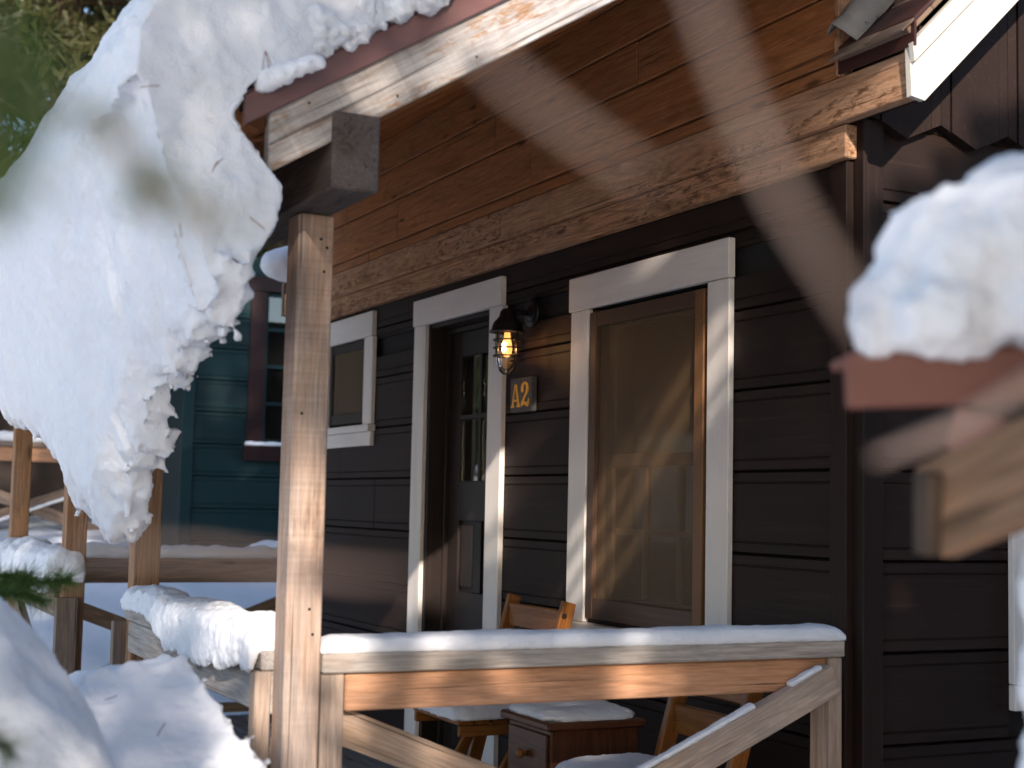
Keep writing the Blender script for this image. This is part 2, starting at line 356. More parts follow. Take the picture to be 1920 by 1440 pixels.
def siding(plane, s0, s1, z0, z1, lo, hi, mat, parent, name='siding_plank'):
    """plane 'y': front wall (outer face y=-.0..), runs in x; plane ('x', X): runs in y"""
    pr = siding_profile(z0, z1, lo, hi)
    if len(pr) < 3 or hi - lo < .01: return
    jit = random.uniform(-.0015, .0015); cm = (s0 + s1) / 2; zc = (lo + hi) / 2; L = s1 - s0
    poly = [(y + jit, z - zc) for z, y in pr] + [(.028, hi - zc), (.028, lo - zc)]
    n = len(poly); vv = [(t, p, q) for t in (-L / 2, L / 2) for p, q in poly]
    ff = [tuple(range(n)), tuple(range(2 * n - 1, n - 1, -1))] + [(i, (i + 1) % n, n + (i + 1) % n, n + i) for i in range(n)]
    me = mesh('siding_plank', vv, ff)
    bm = bmesh.new(); bm.from_mesh(me); bmesh.ops.recalc_face_normals(bm, faces=bm.faces); bm.to_mesh(me); bm.free()
    if plane == 'y': mw = Matrix.Translation((cm, 0, zc))
    else:
        X = plane[1]; mw = Matrix(((0, -1, 0, X), (1, 0, 0, cm), (0, 0, 1, zc), (0, 0, 0, 1)))
    return link(name, me, mat, parent, mw)
k = -2
while True:
    z0 = J0 + JP * k; z1 = z0 + JP; k += 1
    if z0 > 2.27: break
    cuts = [(XF, -.105)]
    zt = min(z1, 2.279)
    # split in z at opening edges
    zs = sorted(set([z0, zt] + [q for o in OPEN for q in (o[2], o[3]) if z0 + .012 < q < zt - .012]))
    for lo, hi in zip(zs[:-1], zs[1:]):
        segs = [(XF, -.105)]
        for o in OPEN:
            if o[2] < (lo + hi) / 2 < o[3]:
                ns = []
                for a, b in segs:
                    if o[1] <= a or o[0] >= b: ns.append((a, b)); continue
                    if o[0] > a: ns.append((a, o[0]))
                    if o[1] < b: ns.append((o[1], b))
                segs = ns
        for a, b in segs:
            if b - a > 1.0 and random.random() < .7:
                c_ = a + (b - a) * random.uniform(.3, .7); siding('y', a, c_ - .001, z0, z1, lo, hi, M['brown'], cabin); siding('y', c_ + .001, b, z0, z1, lo, hi, M['brown'], cabin)
            else: siding('y', a, b, z0, z1, lo, hi, M['brown'], cabin)
# gable wall (x = 0 plane), horizontal siding below, pointed vertical boards above
for k in range(-2, 7):
    z0 = J0 + JP * k
    siding(('x', 0.0), .078, .585 if -.1 + z0 < 1.25 and z0 > .4 else 1.6, z0, z0 + JP, z0, min(z0 + JP, 2.42), M['brown'], cabin)
for i in range(-1, 6):
    y0 = .015 + .276 * i + .0; y1 = y0 + .276; ym = (y0 + y1) / 2; ya = max(y0, -.02)
    for (a, b, ex) in ((y0, y0 + .038, .0), (y0 + .041, y1 - .041, .004), (y1 - .038, y1, .0)):
        a2, b2 = max(a, -.015) + .001, b - .001
        if b2 - a2 < .005: continue
        zb = lambda y: 2.415 - .061 * (1 - abs(y - ym) / .138)
        zt = lambda y: 2.46 + .985 * (y + .03)
        poly = [(a2, zb(a2))] + ([(ym, zb(ym))] if a2 < ym < b2 else []) + [(b2, zb(b2)), (b2, zt(b2)), (a2, zt(a2))]
        prism('gable_board', poly, 'x', .006, .034 + ex, M['brown'], cabin)
bx('corner_board', -.026, .024, -.0, .076, -.55, 2.40, M['brown'], cabin, 'z')
bx('corner_board', -.104, -.0265, -.024, .02, -.55, 2.279, M['brown'], cabin, 'z')
# dark shell and room behind the planks (with the openings left free)
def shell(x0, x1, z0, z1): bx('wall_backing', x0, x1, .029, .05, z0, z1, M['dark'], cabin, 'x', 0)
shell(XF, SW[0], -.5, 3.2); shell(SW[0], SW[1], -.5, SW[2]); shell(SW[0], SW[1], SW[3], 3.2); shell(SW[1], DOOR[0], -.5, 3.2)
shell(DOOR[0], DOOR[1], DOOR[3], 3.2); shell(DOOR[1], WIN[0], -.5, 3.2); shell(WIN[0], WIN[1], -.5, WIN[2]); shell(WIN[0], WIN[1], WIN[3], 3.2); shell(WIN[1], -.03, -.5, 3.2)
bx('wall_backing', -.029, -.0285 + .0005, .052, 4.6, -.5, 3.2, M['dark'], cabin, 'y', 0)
bx('wall_backing', XF, XF + .03, .052, 4.6, -.5, 3.2, M['brown'], cabin, 'y', 0)
bx('wall_backing', XF + .031, -.031, 2.3, 2.33, -.5, 3.2, M['curtain'], cabin, 'x', 0)
bx('floor_slab', XF + .031, -.031, .052, 2.29, -.1, -.05, M['curtain'], cabin, 'x', 0)
# frieze, fascia, infill planks above
bx('frieze_board', XF, -.006, -.045, .0, 2.282, 2.384, M['frieze'], cabin, 'x', .004)
fa = bx('fascia_board', -2.35, .318, -.070, -.030, 2.386, 2.522, M['fascia'], cabin, 'x', .004)
bx('fascia_board', -5.5, -2.352, -.070, -.030, 2.386, 2.522, M['fascia'], cabin, 'x', .004)
zs_ = [2.5235, 2.577, 2.795, 2.972, 3.155, 3.30]
bx('infill_backing', -5.2, -.02, -.034, -.006, 2.39, 3.30, M['dark'], cabin, 'x', 0)
bx('return_board', -.019, .30, -.029, -.010, 2.39, 2.60, M['brown'], cabin, 'x', .001)
for q in range(5):
    x = -5.2
    ends = sorted([random.uniform(-4.4, -3.6), random.uniform(-2.9, -1.9)] + ([-1.2] if q == 2 else [])) + [-.014]
    for e in ends:
        bx('infill_plank', x, e - .002, -.062 + random.uniform(-.002, .002), -.036, zs_[q] + .004, zs_[q + 1] - .004, M['soffit'], cabin, 'x', .004); x = e
bx('end_trim', -.012, .012, -.085, -.031, 2.5235, 3.3, M['fascia'], cabin, 'z')
# main roof overhang: barge board, drip edge, deck, shingles
R0 = Vector((0, -.06, 2.53)); sl_ = Vector((0, 1, .985)).normalized(); nrm = Vector((0, -.985, 1)).normalized()
def onroof(x, d, h): return R0 + Vector((x, 0, 0)) + sl_ * d + nrm * h
bz = lambda y: 2.378 + .985 * (y + .032)
prism('barge_board', [(-.078, 2.385), (-.03, bz(-.032)), (3.0, bz(3.0)), (3.0, bz(3.0) + .205), (-.085, bz(-.085) + .205)], 'x', .302, .322, M['barge'], cabin)
prism('barge_moulding', [(-.082, bz(-.082) + .15), (3.0, bz(3) + .15), (3.0, bz(3.0) + .21), (-.09, bz(-.09) + .21)], 'x', .3225, .340, M['barge'], cabin)
board('soffit_board', onroof(.16, .06, -.12), onroof(.16, 3.9, -.12), .28, .018, M['brown'], cabin, nrm)
prism('drip_edge', [(-.088, 2.5235), (-.080, 2.5235), (-.080, 2.598), (.03, 2.598 + .11), (.03, 2.606 + .11), (-.088, 2.606)], 'x', .012, .345, M['drip'], cabin)
board('roof_deck', onroof(.175, -.0, .05), onroof(.175, .119, .05), .31, .02, M['shingle'], cabin, nrm)
board('roof_deck', onroof(-2.6, .12, .05), onroof(-2.6, 3.9, .05), 5.86, .02, M['shingle'], cabin, nrm)
for r in range(9):
    for q in range(2):
        x0 = .016 + q * .17 + (.08 if r % 2 else 0); x1 = min(.345, x0 + .186)
        if x1 - x0 < .03: continue
        c0 = onroof((x0 + x1) / 2, -.03 + r * .13, .068); c1 = onroof((x0 + x1) / 2, .13 + r * .13, .063)
        board('shingle', c0, c1, x1 - x0, .008, M['shingle'], cabin, nrm, .001, .003)
# crumpled flashing where the porch roof meets the main roof
fl = []
for i in range(9):
    t = i / 8
    for j in range(5):
        s = j / 4; p = onroof(.013 + .10 * s - .02 * t, .02 + .42 * t, .075 + .05 * math.sin(s * 3.1) + .012 * fn(t * 4, s * 3, 2) + .05 * (1 - s)); fl.append(p)
flm = mesh('flashing', fl, [(i * 5 + j, i * 5 + j + 1, (i + 1) * 5 + j + 1, (i + 1) * 5 + j) for i in range(8) for j in range(4)])
flo = link('flashing', flm, M['steel'], cabin, smooth=True); so_ = flo.modifiers.new('thick', 'SOLIDIFY'); so_.thickness = .003
# far eave end
bx('barge_end', -5.53, -5.502, -.08, .9, 2.38, 2.60, M['far'], cabin, 'y')

# windows and door ---------------------------------------------------------------
def trim(parent, x0, x1, z0, z1, axis, t=.024, mat=None): return bx('trim_board', x0, x1, -t, .0, z0, z1, mat or M['white'], parent, axis, .003, .0012)
w = link('window', boxmesh(.84, .02, .03), M['screenframe'], cabin, Matrix.Translation((-1.195, .09, .80 + .012)))
trim(w, -1.778, -.640, 2.003, 2.139, 'x', .028); trim(w, -1.762, -1.619, .772, 2.001, 'z'); trim(w, -.772, -.641, .772, 2.001, 'z')
trim(w, -1.80, -.62, .705, .770, 'x', .05)
sx0, sx1 = -1.612, -.80
for a in ((sx0, sx0 + .052, .788, 1.985, 'screenframe'), (sx1 - .058, sx1, .788, 1.985, 'stilelit')): bx('screen_frame', a[0], a[1], -.020, .012, a[2], a[3], M[a[4]], w, 'z')
bx('screen_frame', sx0 + .053, sx1 - .059, -.018, .012, 1.925, 1.985, M['screenframe'], w, 'x'); bx('screen_frame', sx0 + .053, sx1 - .059, -.018, .012, .788, .868, M['screenframe'], w, 'x')
bx('screen', sx0 + .053, sx1 - .059, -.003, -.002, .868, 1.925, M['screen'], w, 'x', 0)
bx('window_jamb', -1.619, -1.613, .0, .11, .80, 2.0, M['screenframe'], w, 'z'); bx('window_jamb', -.785, -.772, .0, .11, .80, 2.0, M['brown_door'], w, 'z')
for a in ((-1.60, -1.55, .83, 1.98), (-.84, -.79, .83, 1.98)): bx('sash', a[0], a[1], .06, .095, a[2], a[3], M['sashbrown'], w, 'z')
for z in (.85, 1.40, 1.95): bx('sash', -1.549, -.841, .06, .095, z - .025, z + .025, M['sashbrown'], w, 'x')
for x in (-1.32, -1.08): bx('muntin', x - .012, x + .012, .064, .09, .876, 1.374, M['sashbrown'], w, 'z')
bx('muntin', -1.549, -.841, .066, .088, 1.115, 1.137, M['sashbrown'], w, 'x')
for i in range(3):
    x0, x1 = (-1.549, -1.33, -1.07)[i], (-1.332, -1.092, -.841)[i]
    bx('pane', x0, x1, .0755, .0785, .876, 1.114, M['sashglass'], w, 'x', 0); bx('pane', x0, x1, .0755, .0785, 1.138, 1.374, M['sashglass'], w, 'x', 0)
bx('pane', -1.549, -.841, .0755, .0785, 1.426, 1.924, M['sashglass'], w, 'x', 0)
sw = link('window', boxmesh(.58, .02, .03), M['screenframe'], cabin, Matrix.Translation((-4.45, .06, 1.645)))
sw['label'] = 'small side window with dark screen'
trim(sw, -4.885, -4.028, 2.122, 2.258, 'x', .028); trim(sw, -4.155, -4.022, 1.642, 2.120, 'z'); trim(sw, -4.86, -4.75, 1.642, 2.120, 'z')
trim(sw, -4.90, -4.008, 1.602, 1.640, 'x', .045); trim(sw, -4.88, -4.020, 1.525, 1.600, 'x', .026)
for a in ((-4.74, -4.70), (-4.205, -4.158)): bx('screen_frame', a[0], a[1], -.012, .012, 1.66, 2.115, M['brown_door'], sw, 'z')
bx('screen_frame', -4.699, -4.206, -.010, .012, 2.07, 2.115, M['brown_door'], sw, 'x'); bx('screen_frame', -4.699, -4.206, -.010, .012, 1.655, 1.715, M['brown_door'], sw, 'x')
bx('screen', -4.699, -4.206, -.002, -.001, 1.716, 2.069, M['screen'], sw, 'x', 0)
bx('pane', -4.74, -4.16, .04, .043, 1.66, 2.11, M['sashglass'], sw, 'x', 0)

# door set back in its opening
dy = .127
door = bx('door', -3.27, -2.56, dy, dy + .02, -.0, 2.085, M['brown_door'], cabin, 'z', .001)
trim(door, -3.442, -2.415, 2.108, 2.238, 'x', .028); trim(door, -3.430, -3.290, -.02, 2.106, 'z'); trim(door, -2.545, -2.398, -.02, 2.106, 'z')
bx('jamb', -3.288, -3.268, .0, .16, -.02, 2.105, M['brown_door'], door, 'z'); bx('jamb', -2.562, -2.545, .0, .16, -.02, 2.105, M['brown_door'], door, 'z'); bx('jamb', -3.267, -2.563, .0, .16, 2.086, 2.106, M['brown_door'], door, 'x')
bx('door_stop', -3.267, -3.250, .085, .125, -.02, 2.085, M['brown_door'], door, 'z'); bx('door_stop', -3.249, -2.564, .085, .125, 2.06, 2.085, M['brown_door'], door, 'x')
dx0, dx1 = -3.25, -2.565
def stile(x0, x1, z0, z1, ax): bx('stile' if ax == 'z' else 'rail', x0, x1, dy - .018, dy - .0005, z0, z1, M['brown_door'], door, ax, .002)
stile(dx0, dx0 + .12, 0, 2.06, 'z'); stile(dx1 - .12, dx1, 0, 2.06, 'z')
for z0, z1 in ((0, .22), (.62, .80), (1.14, 1.33), (1.94, 2.06)): stile(dx0 + .121, dx1 - .121, z0, z1, 'x')
stile(dx0 + .33, dx0 + .355, 1.331, 1.939, 'z')
stile(dx0 + .121, dx0 + .329, 1.63, 1.652, 'x'); stile(dx0 + .356, dx1 - .121, 1.63, 1.652, 'x')
for x0, x1 in ((dx0 + .122, dx0 + .329), (dx0 + .356, dx1 - .122)):
    for z0, z1 in ((1.332, 1.629), (1.653, 1.938)):
        bx('pane', x0, x1, dy - .008, dy - .004, z0, z1, M['glass'], door, 'z', 0)
for z0, z1 in ((.221, .619), (.801, 1.139)):
    for x0, x1 in ((dx0 + .122, dx0 + .30), (dx0 + .385, dx1 - .122)):
        bx('panel', x0 + .02, x1 - .02, dy - .013, dy - .0006, z0 + .02, z1 - .02, M['brown_door'], door, 'z', .008)
    stile(dx0 + .301, dx0 + .384, z0, z1, 'z')
kb = link('knob', lathe([(0, 0), (.03, 0), (.03, .006), (.012, .01), (.012, .035), (.028, .045), (.03, .06), (.02, .072), (0, .074)], 16), M['black'], door, Matrix.Translation((-2.64, dy - .018, .86)) @ Matrix.Rotation(rad(90), 4, 'X'), True)
# gable window: only its left trim shows
gw = link('window', boxmesh(.03, .6, .03), M['white'], cabin, Matrix.Translation((-.005, 1.0, .70))); gw['label'] = 'side window on the gable wall'
bx('trim_board', .0, .026, .586, .70, .70, 1.24, M['white'], gw, 'z'); bx('trim_board', .0, .03, .57, 1.5, 1.242, 1.36, M['white'], gw, 'y'); bx('trim_board', 0, .03, .586, 1.5, .62, .698, M['white'], gw, 'y')
bx('pane', -.002, .002, .701, 1.4, .72, 1.24, M['glass'], gw, 'y', 0)

# ------------------------------------------------------------------ porch
porch = thing('porch', (-2.3, -.85, 0), 'weathered wooden porch with sloping roof, square posts and heavy beam', 'porch')
for (px, mat) in ((.05, 'post'), (-1.67, 'farpost'), (-3.06, 'farpost'), (-4.75, 'farpost')):
    bx('post', px - .09, px, -1.757, -1.667, -.02, 1.921, M[mat], porch, 'z', .004)
zr_ = lambda y: 1.94 + .62 * (y + 1.927)
# the near post's nail holes
for (y, z) in ((-1.70, 1.86), (-1.684, 1.84), (-1.69, 1.78), (-1.735, 1.43), (-1.70, .96), (-1.69, .90)):
    nh = link('nail_hole', lathe([(0, .001), (.0035, .001), (.004, 0)], 8), M['dark'], porch, Matrix.Translation((.0505, y, z)) @ Matrix.Rotation(rad(90), 4, 'Y'))
for q in range(7):
    y = -1.86 + q * .21 + random.uniform(-.03, .03); z = zr_(y) + random.choice((.03, .115))
    link('nail_head', lathe([(0, .0012), (.0032, .0012), (.0036, 0)], 8), M['brass'], porch, Matrix.Translation((.3452, y, z)) @ Matrix.Rotation(rad(90), 4, 'Y'))
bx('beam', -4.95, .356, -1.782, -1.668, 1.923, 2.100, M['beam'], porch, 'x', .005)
PS = .62
zr = lambda y: 1.94 + PS * (y + 1.927)            # underside of the rake board
def rakebox(name, y0, y1, x0, x1, h0, h1, mat):
    a = Vector(((x0 + x1) / 2, y0, zr(y0) + (h0 + h1) / 2)); b = Vector(((x0 + x1) / 2, y1, zr(y1) + (h0 + h1) / 2))
    # plumb-cut board: prism in the y-z plane, grain along the slope
    c = (a + b) / 2; d = (b - a); L = d.length; ang = math.atan2(d.z, d.y)
    pts = [(y0, zr(y0) + h0), (y1, zr(y1) + h0), (y1, zr(y1) + h1), (y0, zr(y0) + h1)]
    loc = []
    for y, z in pts:
        ry, rz = y - c.y, z - c.z; loc.append((ry * math.cos(ang) + rz * math.sin(ang), -ry * math.sin(ang) + rz * math.cos(ang)))
    w_ = (x1 - x0) / 2; n = 4
    vv = [(p, -w_, q) for p, q in loc] + [(p, w_, q) for p, q in loc]
    ff = [(0, 1, 2, 3), (7, 6, 5, 4)] + [(i, i + 4, (i + 1) % 4 + 4, (i + 1) % 4) for i in range(4)]
    me = mesh(name, vv, ff); bm = bmesh.new(); bm.from_mesh(me); bmesh.ops.recalc_face_normals(bm, faces=bm.faces); bmesh.ops.bevel(bm, geom=bm.edges[:], offset=.003, segments=1, affect='EDGES'); bm.to_mesh(me); bm.free()
    mw = Matrix(((0, -1, 0, c.x), (math.cos(ang), 0, -math.sin(ang), c.y), (math.sin(ang), 0, math.cos(ang), c.z), (0, 0, 0, 1)))
    return link(name, me, mat, porch, mw)
rakebox('rake_board', -1.927, .15, .308, .345, 0, .150, M['rake'])
rakebox('metal_edging', -1.99, .15, .350, .358, .135, .205, M['edging'])
rakebox('metal_edging', -1.99, .15, -4.9, .3575, .206, .210, M['edging'])
rakebox('roof_deck', -1.985, .15, -4.9, .3485, .173, .2055, M['beam'])
yb = -1.96
while yb < -.10:                                   # ceiling boards of the porch roof
    y1 = min(yb + .135, -.085)
    a = Vector((-4.85, (yb + y1) / 2, zr((yb + y1) / 2) + .16)); b = Vector((.306, (yb + y1) / 2, zr((yb + y1) / 2) + .16))
    board('ceiling_board', a, b, math.hypot(y1 - yb, PS * (y1 - yb)) - .003, .02, M['soffit'], porch, Vector((0, -PS, 1)).normalized(), .002); yb += .135
bx('eave_board', -4.9, .305, -2.0, -1.97, zr(-1.98) + .06, zr(-1.98) + .185, M['soffit'], porch, 'x')
for x in (-.35, -.95, -1.55, -2.15, -2.75, -3.35, -3.95, -4.55):   # rafters
    rakebox('rafter', -1.95, -.09, x - .02, x + .02, .045, .148, M['soffit'])
for i in range(12):
    y0 = -1.80 + i * .1495
    bx('floorboard', -4.85, .03, y0, y0 + .144, -.035, -.0 + random.uniform(-.002, .002), M['floor'], porch, 'x', .004)
bx('rim_joist', -4.85, .035, -1.825, -1.803, -.30, -.02, M['far'], porch, 'x'); bx('rim_joist', .036, .06, -1.82, -.02, -.30, -.02, M['far'], porch, 'y')

# railings (each a thing of its own)
er = thing('porch_railing', (.02, -.88, 0), 'snow capped orange brown end railing with diagonal braces between big post and cabin corner', 'railing', 'porch railings')
bx('top_rail', -.035, .060, -1.664, -.094, .806, .853, M['cap'], er, 'y', .004)
bx('board', .000, .044, -1.600, -.148, .713, .803, M['rail'], er, 'y', .004)
bx('rail_post', -.04, .05, -.143, -.097, -.02, .804, M['brace'], er, 'z', .003)
bx('rail_post', -.04, .048, -1.662, -1.604, -.02, .804, M['brace'], er, 'z', .003)
def braceyz(parent, x, y0, z0, y1, z1, th=.04, wd=.088, mat='brace'): return board('brace', (x, y0, z0), (x, y1, z1), th, wd, M[mat], parent, (0, 0, 1), .003)
braceyz(er, -.022, -1.60, .705 - .03, -.15, .09); braceyz(er, .068, -.146, .748, -1.60, .12)
fr = thing('porch_railing', (-.80, -1.71, 0), 'grey front railing under curled snow left of the big post', 'railing', 'porch railings')
bx('top_rail', -1.657, -.045, -1.785, -1.690, .806, .853, M['cap'], fr, 'x', .004); bx('board', -1.62, -.05, -1.778, -1.735, .70, .803, M['cap'], fr, 'x', .004)
bx('rail_post', -.09, -.045, -1.80, -1.759, -.02, .804, M['brace'], fr, 'z'); bx('rail_post', -1.80, -1.757, -1.80, -1.70, -.02, .79, M['far'], fr, 'z')
board('brace', (-1.6, -1.71, .67), (-.1, -1.71, .08), .038, .088, M['brace'], fr); board('brace', (-1.6, -1.665, .08), (-.1, -1.665, .67), .038, .088, M['brace'], fr)
bx('bottom_rail', -1.655, -.045, -1.755, -1.70, .02, .06, M['brace'], fr, 'x')
gr = thing('porch_railing', (-3.9, -1.71, 0), 'front railing with thick snow roll at far left beside the third post', 'railing', 'porch railings')
bx('top_rail', -4.748, -3.152, -1.785, -1.690, .806, .853, M['far'], gr, 'x'); bx('board', -4.748, -3.152, -1.778, -1.735, .70, .803, M['far'], gr, 'x')
bx('rail_post', -3.06 + .002, -3.01, -1.79, -1.70, -.02, .79, M['far'], gr, 'z')
board('brace', (-4.74, -1.71, .67), (-3.16, -1.71, .08), .038, .088, M['far'], gr)
hr = thing('porch_railing', (-4.8, -.85, 0), 'far end railing with crossed braces behind the dark orange posts', 'railing', 'porch railings')
bx('top_rail', -4.84, -4.745, -1.664, -.03, .84, .885, M['far'], hr, 'y'); bx('board', -4.79, -4.746, -1.66, -.03, .752, .838, M['far'], hr, 'y')
braceyz(hr, -4.765, -1.62, .70, -.06, .10, mat='far'); braceyz(hr, -4.81, -.06, .70, -1.62, .10, mat='far')
bx('bottom_rail', -4.80, -4.75, -1.66, -.03, .03, .08, M['far'], hr, 'y')

# ------------------------------------------------------------------ lamp and number sign
LX, LY = -2.148, -.122
lamp = thing('wall_lantern', (LX, 0, 2.045), 'lit black caged wall lantern beside the door', 'lamp')
RY = Matrix.Rotation(rad(90), 4, 'X')
link('backplate', lathe([(0, .028), (.018, .028), (.022, .02), (.04, .016), (.05, .018), (.056, .012), (.062, .012), (.065, 0), (0, 0)], 32), M['black'], lamp, Matrix.Translation((LX, -.001, 2.045)) @ RY, True)
link('arm', tubemesh([([(LX, -.02, 2.042), (LX, -.07, 2.042), (LX, -.10, 2.040), (LX, -.118, 2.030), (LX, LY, 2.012)], [.014, .013, .015, .019, .022])], 14), M['black'], lamp, None, True)
T0 = Matrix.Translation((LX, LY, 0))
link('hood', lathe([(0, 2.055), (.022, 2.052), (.032, 2.04), (.036, 2.02), (.045, 2.008), (.058, 1.995), (.066, 1.975), (.068, 1.962), (.076, 1.958), (.077, 1.950), (.066, 1.949), (.060, 1.955), (.0, 1.96)], 32), M['black'], lamp, T0, True)
link('glass_globe', lathe([(.050, 1.95), (.051, 1.85), (.047, 1.82), (.035, 1.795), (.018, 1.783), (0, 1.780)], 32), M['lampglass'], lamp, T0, True)
cg = []
for z, r in ((1.918, .058), (1.884, .058), (1.850, .057)): cg.append(([(LX + r * math.cos(a), LY + r * math.sin(a), z) for a in np.linspace(0, 2 * math.pi, 33)], .0032))
for k in range(2):
    a = rad(20) + k * math.pi / 2; c_, s_ = math.cos(a), math.sin(a)
    pts = [(.058, 1.952), (.058, 1.84), (.052, 1.812), (.038, 1.788), (.02, 1.776), (0, 1.773), (-.02, 1.776), (-.038, 1.788), (-.052, 1.812), (-.058, 1.84), (-.058, 1.952)]
    cg.append(([(LX + r * c_, LY + r * s_, z) for r, z in pts], .0034))
link('cage', tubemesh(cg, 8), M['black'], lamp, None, True)
link('bulb', lathe([(.012, 1.95), (.014, 1.93), (.020, 1.905), (.023, 1.885), (.020, 1.862), (.011, 1.848), (0, 1.845)], 20), M['bulbglow'], lamp, T0, True)
link('filament', lathe([(0, 1.912), (.0075, 1.905), (.009, 1.885), (.0075, 1.868), (0, 1.862)], 12), M['bulb'], lamp, T0 @ Matrix.Translation((.013, -.02, 0)), True)
pl = bpy.data.lights.new('lamp_glow', 'POINT'); pl.energy = 1.0; pl.color = (1, .50, .18); pl.shadow_soft_size = .012
plo = bpy.data.objects.new('lamp_glow', pl); COL.objects.link(plo); plo.location = (LX + .03, LY - .003, 1.885)

sgn = thing('number_sign', (-2.19, -.02, 1.69), 'small charcoal plaque with yellow A2 below the lantern', 'sign')
bx('plaque', -2.295, -2.092, -.030, -.003, 1.618, 1.766, M['signboard'], sgn, 'x', .003)
def flat(name, polys, x0, z0, sx, sz):
    bm = bmesh.new()
    for outer in polys:
        vs = [bm.verts.new((x0 + p * sx, 0, z0 + q * sz)) for p, q in outer]; bm.faces.new(vs)
    r = bmesh.ops.extrude_face_region(bm, geom=bm.faces[:]); bmesh.ops.translate(bm, vec=(0, -.0022, 0), verts=[e for e in r['geom'] if isinstance(e, bmesh.types.BMVert)])
    bmesh.ops.recalc_face_normals(bm, faces=bm.faces)
    me = bpy.data.meshes.new(name); bm.to_mesh(me); bm.free()
    return link(name, me, M['yellow'], sgn, Matrix.Translation((0, -.0302, 0)))
A_ = [[(.0, 0), (.36, 0), (.36, .09), (.27, .11), (.30, .25), (.28, .34), (.44, 1.0), (.40, 1.0), (.10, .12), (.0, .09)],
      [(.62, 0), (1.02, 0), (1.02, .09), (.93, .12), (.60, 1.0), (.44, 1.0), (.66, .34), (.70, .25), (.73, .11), (.62, .09)],
      [(.301, .25), (.699, .25), (.659, .34), (.281, .34)]]
def arc2(c, r, a0, a1, n): return [(c[0] + r[0] * math.cos(rad(a0 + (a1 - a0) * i / n)), c[1] + r[1] * math.sin(rad(a0 + (a1 - a0) * i / n))) for i in range(n + 1)]
out = arc2((.46, .72), (.42, .28), 175, -38, 16) + [(.42, .26), (.55, .20), (.70, .19), (.84, .27), (.94, .30), (.96, .02), (.84, -.03), (.70, .0), (.5, .06), (.34, .08), (.20, .0), (.04, .0), (.03, .10)]
inn = [(.10, .22), (.30, .38), (.52, .50)] + arc2((.44, .72), (.20, .19), -30, 165, 12) + [(.30, .70), (.30, .62), (.20, .56), (.08, .60)]
two = []
# build the numeral as a strip between an outer and an inner line
o1 = arc2((.46, .72), (.44, .28), 178, -40, 14) + [(.62, .42), (.46, .30), (.34, .20)]
i1 = arc2((.46, .73), (.17, .20), 178, -40, 14) + [(.44, .46), (.24, .30), (.06, .14)]
for q in range(len(o1) - 1): two.append([o1[q], o1[q + 1], i1[q + 1], i1[q]])
two.append([(.06, .14), (.34, .20), (.46, .21), (.62, .16), (.62, .0), (.46, .05), (.30, .07), (.16, .0), (.04, .0)])
two.append([(.62, .16), (.74, .16), (.84, .22), (.88, .32), (.98, .32), (.98, .06), (.88, -.02), (.74, -.03), (.62, .0)])
two.append(arc2((.18, .66), (.15, .085), 0, 340, 12))
flat('letter', A_, -2.283, 1.640, .085, .100); flat('numeral', two, -2.190, 1.642, .082, .104)
for z in (1.632, 1.754): link('screw', lathe([(0, .002), (.004, .002), (.005, 0)], 8), M['black'], sgn, Matrix.Translation((-2.192, -.0302, z)) @ RY)

# ------------------------------------------------------------------ porch furniture
def chair(x0, x1, yb, yf, sz, top, label):
    t = thing('folding_chair', ((x0 + x1) / 2, (yb + yf) / 2, 0), label, 'chair', 'wooden chairs on the porch')
    for x in (x0 + .02, x1 - .02):
        board('back_leg', (x, yb - .18, .0), (x, yb + .04, top), .028, .055, M['chair'], t, (0, 1, 0), .004)
        board('front_leg', (x + (.03 if x > (x0 + x1) / 2 else -.03) * -1, yf + .05, .0), (x + (.03 if x > (x0 + x1) / 2 else -.03) * -1, yb - .10, sz - .02), .024, .04, M['chair'], t, (0, 1, 0), .004)
        bl = link('bolt', lathe([(0, .004), (.009, .003), (.011, 0)], 12), M['brass'], t, Matrix.Translation((x + .0145, yb + .015, top - .05)) @ Matrix.Rotation(rad(90), 4, 'Y'))
    for z in (top - .075, top - .20): 
        yy = yb + .04 - (top - z) * .26; bx('back_slat', x0 + .036, x1 - .036, yy - .012, yy + .010, z - .045, z + .045, M['chair'], t, 'x', .004)
    n = 5; d = (yb - .06 - yf) / n
    for i in range(n): bx('seat_slat', x0 + .036, x1 - .036, yf + i * d + .004, yf + (i + 1) * d - .004, sz - .02, sz, M['chair'], t, 'x', .004)
    for x in (x0 + .045, x1 - .045): bx('seat_rail', x - .012, x + .012, yf + .01, yb - .07, sz - .06, sz - .021, M['chair'], t, 'y')
    return t
def pillow(name, x0, x1, y0, y1, z, h, label, cat, voxel=.010, disp=((.08, .014), (.02, .006)), group=None):
    rings = []
    n = 14
    for i in range(n + 1):
        s = i / n; e = min(s, 1 - s) * 2; sc = (1 - (1 - min(1, e * 3)) ** 2) ** .5 if e < 1 / 3 else 1
        x = x0 + (x1 - x0) * s; hh = h * (.25 + .75 * sc); pts = []
        for a in range(20):
            t = 2 * math.pi * a / 20; c, q = math.cos(t), math.sin(t)
            c = math.copysign(abs(c) ** .5, c); q = math.copysign(abs(q) ** .6, q)
            pts.append((x, (y0 + y1) / 2 + (y1 - y0) / 2 * c * (.75 + .25 * sc), z + (hh * q if q > 0 else .004 * q)))
        rings.append(pts)
    o = snowify(loft(name, rings), voxel, disp); return tag(o, label, cat, group)
chair(-1.93, -1.43, -.22, -.62, .44, .86, 'orange brown wooden chair with its back under the lantern beside the door')
chair(-.52, -.10, -.30, -.74, .43, .77, 'wooden chair mostly hidden behind the railing right of the nightstand')
